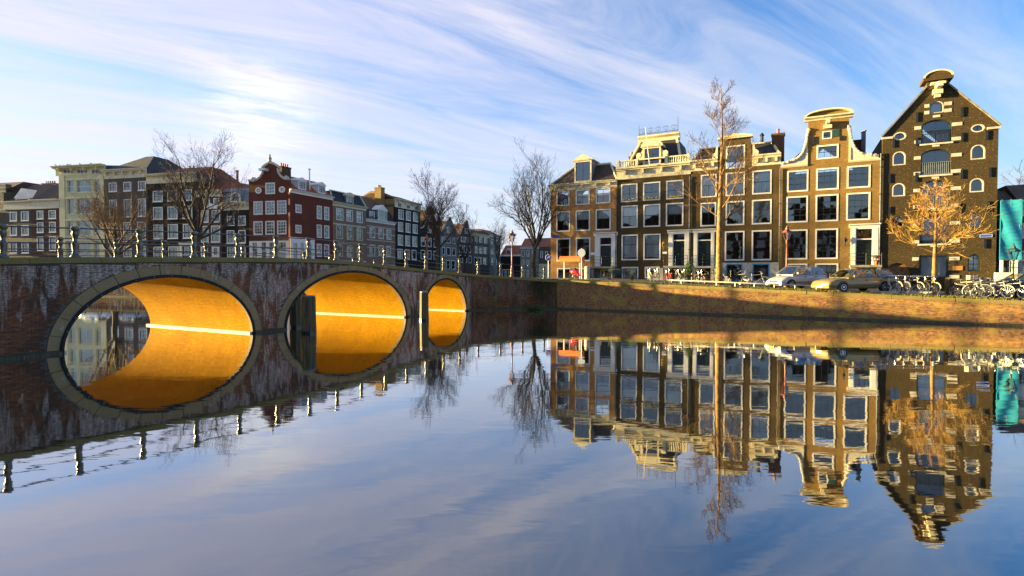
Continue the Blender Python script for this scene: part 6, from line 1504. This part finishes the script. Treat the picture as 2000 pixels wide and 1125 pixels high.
def bollard(label, x, Y, m='bollard_brown', h_=.82):
    p = on_depth(x, Y); b = tag(MB().lathe([(.11, 0), (.10, .1), (.085, h_ * .72), (.10, h_ * .75), (.10, h_ * .80), (.085, h_ * .82), (.075, h_ * .95), (.04, h_)], n=8).build('bollard', m, None, loc=(p.x, p.y, street_z(p))), label, 'bollard', 'brown bollards along the quay'); return b
for x, Y, lab in ((1768, 33.2, 'brown bollard between the estate car and the bicycles'), (1805, 32.6, 'brown bollard left of the young tree'), (1863, 32.2, 'brown bollard right of the young tree'), (1378, 40.6, 'brown bollard just left of the tall tree'), (1352, 41.2, 'brown bollard right of the ivy bush'), (1313, 42.8, 'pale topped bollard beside the red bicycle')):
    bollard(lab, x, Y)
p = on_depth(1850, 31.8); wp = MB().box(-.09, .09, -.09, .09, 0, .95).lathe([(.13, .95), (.13, 1.0), (.02, 1.08)], n=4, rot=R(45)).build('wooden_post', 'bark_light', None, loc=(p.x, p.y, street_z(p)), rz=fa); tag(wp, 'square wooden post right of the young tree trunk', 'post')

# bench
p = on_depth(1212, 45.0); bn = thing('park_bench', 'dark green slatted bench facing the canal before the first houses', 'bench', (p.x, p.y, street_z(p)), fa)
for i in range(4): MB().box(-1.15, 1.15, -.25 + .13 * i, -.15 + .13 * i, .43, .465).build('seat_slat', 'bench_green', bn)
for i in range(3): MB().box(-1.15, 1.15, .27 + .02 * i, .30 + .02 * i, .56 + .14 * i, .66 + .14 * i).build('back_slat', 'bench_green', bn)
for x in (-.95, .95): MB().box(x - .04, x + .04, -.22, -.16, 0, .43).box(x - .04, x + .04, .24, .30, 0, .55).box(x - .04, x + .04, -.22, .24, .38, .43).path([(x, .30, .5), (x, .36, .98)], .03, 5).build('leg', 'black_iron', bn)
# scooter with its neighbour canopy
p = on_depth(1130, 46.2); sc = thing('motor_scooter', 'red scooter parked at the quay corner under the orange canopy', 'scooter', (p.x, p.y, street_z(p)), fa)
m = MB(); loft(m, [[(-.75, -.12, .55), (-.75, .12, .55), (-.75, .10, .72), (-.75, -.10, .72)], [(-.5, -.2, .38), (-.5, .2, .38), (-.5, .16, .80), (-.5, -.16, .80)], [(-.05, -.18, .34), (-.05, .18, .34), (-.05, .14, .76), (-.05, -.14, .76)], [(.05, -.15, .22), (.05, .15, .22), (.05, .13, .34), (.05, -.13, .34)], [(.42, -.16, .24), (.42, .16, .24), (.42, .15, .34), (.42, -.15, .34)]]); m.build('body', 'red_paint', sc, fixn=True, smooth=True)
MB().hexa([(.38, -.2, .25), (.46, -.2, .25), (.46, .2, .25), (.38, .2, .25)], [(.56, -.2, .98), (.64, -.14, 1.0), (.64, .14, 1.0), (.56, .2, .98)]).build('leg_shield', 'red_paint', sc)
MB().hexa([(-.72, -.15, .78), (-.02, -.15, .76), (-.02, .15, .76), (-.72, .15, .78)], [(-.70, -.12, .88), (-.06, -.12, .85), (-.06, .12, .85), (-.70, .12, .88)]).build('seat', 'car_black', sc)
MB().path([(.52, -.32, 1.12), (.60, -.1, 1.08), (.60, .1, 1.08), (.52, .32, 1.12)], .02, 6).lathe([(.09, 0), (.10, .08), (.04, .12)], (.62, 0, 1.02), 8).build('handlebar', 'car_black', sc)
for x in (-.6, .72):
    w = MB().torus((x, 0, .22), .17, .05, 'y', 18, 6).build('wheel', 'rubber', sc, smooth=True); MB().torus((x, 0, .22), .09, .03, 'y', 14, 5).build('rim', 'alloy', w)
MB().path([(.58, 0, .95), (.72, 0, .22)], .035, 6).build('fork', 'red_paint', sc)
p = on_depth(1117, 47.2); cn = thing('canopy', 'small orange canopy on two white posts beside the scooter', 'canopy', (p.x, p.y, street_z(p)), fa)
for x in (-.72, .72): MB().box(x - .05, x + .05, -.05, .05, 0, 1.55).build('post', 'white_paint', cn)
m = MB(); loft(m, [[(x, -.62, 1.45), (x, -.60, 1.72), (x, -.35, 1.92), (x, .45, 1.92), (x, .55, 1.50), (x, .50, 1.50), (x, .42, 1.86), (x, -.33, 1.86), (x, -.55, 1.70), (x, -.57, 1.45)] for x in (-.98, .98)]); m.build('awning', 'orange_canvas', cn, fixn=True)
for sgn in (-1, 1): MB().poly([(sgn * .975, -.58, 1.5), (sgn * .975, -.58, 1.7), (sgn * .975, -.34, 1.88), (sgn * .975, .43, 1.88), (sgn * .975, .5, 1.52)]).build('awning_end', 'orange_canvas', cn)
def disc_sign(label, x, Y, ydisc, rad, front, zb, blue=False, rz=0.0, poleh=None):
    p = on_depth(x, Y); zc = EYE + ray(x, ydisc)[1] * Y; s_ = thing('traffic_sign', label, 'road sign', (p.x, p.y, zb), rz)
    MB().lathe([(.035, 0), (.035, zc - zb + rad + .03)], n=8).build('pole', 'sign_white', s_)
    d = MB().lathe([(rad, 0), (rad, .02)], n=24).build('disc', front, s_, loc=(0, -.04, zc - zb)); d.rotation_euler = (R(90), 0, 0)
    if blue:
        MB().prism([(-.09, -.17), (.02, -.17), (.02, .02), (.10, .02), (-.035, .17), (-.17, .02), (-.09, .02)], -.001, .003).build('arrow', 'sign_white', s_, loc=(.04, -.068, zc - zb)).rotation_euler = (0, R(55), 0)
        MB().torus((0, 0, 0), rad - .012, .010, 'y', 24, 4).build('border', 'sign_white', s_, loc=(0, -.06, zc - zb))
    return s_
disc_sign('round grey road sign on a white pole before the orange brick house', 1136, 45.6, 494, .34, 'sign_back', street_z(on_depth(1136, 45.6)), rz=fa)
disc_sign('round blue arrow sign left of the orange brick house', 1071, 48.5, 503, .27, 'sign_blue', 2.35, True, 0.0)
p = on_depth(1147, 45.4); bn_ = MB().lathe([(.22, 0), (.24, .05), (.22, 1.02), (.18, 1.08)], n=14).build('litter_bin', 'stone_white', None, loc=(p.x, p.y, street_z(p)), smooth=False); tag(bn_, 'pale cylindrical litter bin between the scooter and the bench', 'bin')
# street-name plates
def text_mesh(txt, size, name, mat_, parent, loc, rot):
    cu = bpy.data.curves.new(name, 'FONT'); cu.body = txt; cu.size = size; cu.extrude = .002; cu.align_x = 'CENTER'; cu.align_y = 'CENTER'; cu.resolution_u = 2
    to = bpy.data.objects.new(name, cu); COL.objects.link(to); dg = bpy.context.evaluated_depsgraph_get(); me = bpy.data.meshes.new_from_object(to.evaluated_get(dg)); bpy.data.objects.remove(to)
    me.materials.clear(); me.materials.append(M[mat_]); o = obj(name, me, parent, loc); o.rotation_euler = rot; return o
u, z = FAC.uz(1085, 462); P = FAC.at(u, -.04)
pt = thing('street_name_plate', 'blue street name plate on the corner of the orange brick house', 'street sign', (P.x, P.y, z), FAC.ang); MB().box(-.36, .36, -.01, .01, -.13, .13).build('plate', 'sign_blue', pt)
r_, q = STREET_SIGN_W; P = r_.matrix_basis @ Vector(((q[0] + q[2]) / 2, -.03, (q[1] + q[3]) / 2))
pt = thing('street_name_plate', 'long dark street name plate on the warehouse, lower right', 'street sign', P, FAC.ang); MB().box(-(q[2] - q[0]) / 2, (q[2] - q[0]) / 2, -.01, .01, -.12, .12).build('plate', 'sign_blue', pt)
pw = (q[2] - q[0]) / 2 - .02
MB().prism([(-pw, -.10), (pw, -.10), (pw, .10), (-pw, .10)], -.014, -.0105, [[(-pw + .02, -.085), (pw - .02, -.085), (pw - .02, .085), (-pw + .02, .085)]]).build('plate_border', 'sign_white', pt)
# low guard rail along the quay edge
gr_ = thing('guard_rail', 'low pale tube rail along the quay edge before the parked cars', 'guard rail', (*QUAY.at(8.2, .95), quay_z(8.2) + .06), QUAY.ang)
for i in range(10):
    c = 8.2 + i * 1.2; MB().tube((c - 8.2, 0, quay_z(c) - quay_z(8.2) - .02), (c - 8.2, 0, quay_z(c) - quay_z(8.2) + .28), .035, n=6).build('post', 'bike_cream', gr_)
MB().tube((-.1, 0, .26), (10.9, 0, quay_z(19) - quay_z(8.2) + .26), .04, n=8).build('rail', 'bike_cream', gr_, smooth=True)
kb = thing('kerb_beam', 'pale low beam in front of the bicycles near the young tree', 'kerb', (*QUAY.at(20.6, .95), quay_z(20.6) + .06), QUAY.ang)
MB().box(0, 3.0, -.08, .08, -.1, .10).build('beam', 'stone_white', kb)

# ------------------------------------------------------------------ plants
def leaf_cloud(mb, rnd, n, cen, rad, size):
    for i in range(n):
        d = Vector((rnd.gauss(0, 1), rnd.gauss(0, 1), rnd.gauss(0, 1))).normalized() * rnd.random() ** .4
        c = Vector(cen) + Vector((d.x * rad[0], d.y * rad[1], d.z * rad[2])); a = Vector((rnd.uniform(-1, 1), rnd.uniform(-1, 1), rnd.uniform(-1, 1))).normalized() * size * rnd.uniform(.6, 1.3); b = a.orthogonal().normalized() * size * .5
        mb.poly([c - a, c + b, c + a, c - b])
rnd = random.Random(4)
p = on_depth(1346, 42.0); iv = thing('ivy_bush', 'yellow green ivy bush climbing beside the house steps', 'bush', (p.x, p.y, street_z(p)), 0)
m = MB(); leaf_cloud(m, rnd, 500, (0, 0, .65), (.42, .42, .65), .07); leaf_cloud(m, rnd, 300, (.05, 0, 1.25), (.38, .36, .42), .07); stuff(m.build('foliage', 'leaf_green', iv))
MB().path([(0, 0, -.1), (.05, 0, .5), (0, .05, 1.2)], [.05, .04, .02], 6).build('stem', 'bark', iv)
p = dep(1046, 66.5); p = WING.at(5.0, -.35); wd = thing('water_plant', 'green weeds growing at the waterline by the quay corner', 'plant', (p.x, p.y, .0), 0)
m = MB(); leaf_cloud(m, rnd, 260, (0, 0, .18), (.75, .3, .22), .07); leaf_cloud(m, rnd, 90, (-.5, 0, .1), (.5, .2, .15), .06); stuff(m.build('foliage', 'leaf_green', wd))
m = MB()
for i in range(16): x = rnd.uniform(-.6, .6); m.tube((x, 0, -.05), (x + rnd.uniform(-.2, .2), rnd.uniform(-.1, .1), rnd.uniform(.2, .5)), .008, n=3)
m.build('stems', 'bark', wd)
ivy = thing('wall_ivy', 'dark ivy hanging on the wing wall near the quay corner', 'ivy', (*WING.at(WL - 1.4, -.03), .0), WING.ang)
m = MB()
for i in range(900):
    x = rnd.gauss(0, .55); z = 2.15 - abs(rnd.gauss(0, .75)); 
    if z < .25: continue
    leaf_cloud(m, rnd, 1, (x, -rnd.uniform(0, .06), z), (.02, .01, .02), .05)
stuff(m.build('foliage', 'leaf_dark', ivy))
gm = MB()
for i in range(14000):
    c = rnd.uniform(-.1, 42) if i % 3 else rnd.uniform(6, 30); off = rnd.choice((rnd.uniform(-.03, .12), rnd.uniform(.5, .95), rnd.uniform(.2, .95))); P = QUAY.at(c, off); z = quay_z(c) + (.05 if off > .68 else .0)
    if math.sin(c * 1.3) + math.sin(c * .37 + 1) < rnd.uniform(-2.2, 1.0): continue
    a = rnd.uniform(0, 6.28); hh = rnd.uniform(.04, .13); w_ = .012; dx, dy = math.cos(a) * w_, math.sin(a) * w_; lx, ly = rnd.uniform(-.04, .04), rnd.uniform(-.04, .04)
    gm.poly([(P.x - dx, P.y - dy, z - .02), (P.x + dx, P.y + dy, z - .02), (P.x + lx, P.y + ly, z + hh)])
g_ = gm.build('grass', 'grass'); stuff(g_); g_["label"] = 'tufts of yellow green grass along the quay edge'; g_["category"] = 'grass'
# gulls on the yellow house
for i, f in enumerate((.02, .06, .11, .28, .31, .52, .55, .75)):
    u_ = YEL.u0 + YEL.w * f; P = YEL.pl.at(u_, -.5 + .25 * (i % 3))
    g = tag(MB().lathe([(.02, -.28), (.09, -.12), (.12, .05), (.08, .2), (.03, .3)], n=7).build('gull', 'bird_white', None, loc=(P.x, P.y, YEL.zb + YZ + .17), rz=i * 1.1), ('gull perched on the yellow house cornice, number %d from the left' % (i + 1)).replace('number 1', 'first').replace('number 2', 'second').replace('number 3', 'third').replace('number 4', 'fourth').replace('number 5', 'fifth').replace('number 6', 'sixth').replace('number 7', 'seventh').replace('number 8', 'eighth'), 'gull', 'gulls on the yellow house')
    g.rotation_euler = (R(70), 0, i * 1.1)
# unseen near-bank houses, added behind the viewpoint for the windows opposite to mirror
ORD = ('first', 'second', 'third', 'fourth', 'fifth', 'sixth', 'seventh', 'eighth', 'ninth')
for i in range(9):
    c = -34 + i * 9.0; hgt = 15 + 2.5 * math.sin(i * 2.3); P = QUAY.at(c, -52)
    o = thing('canal_house', ('brown', 'dark', 'red')[i % 3] + ' brick gabled house on the near bank, ' + ORD[i] + ' in the unseen row added behind the viewpoint', 'house', (P.x, P.y, 1.2), QUAY.ang, 'unseen houses added behind the viewpoint')
    MB().prism([(0, -.5), (8.8, -.5), (8.8, hgt - 3), (4.4, hgt), (0, hgt - 3)], -9, 0).build('wall', ('brick_brown', 'brick_olive', 'brick_red')[i % 3], o)
    for k in range(4):
        for j in range(3): MB().box(1 + j * 2.6, 2.4 + j * 2.6, .0, .05, 1.2 + k * 2.7, 3.2 + k * 2.7).build('window', 'white_paint', o)
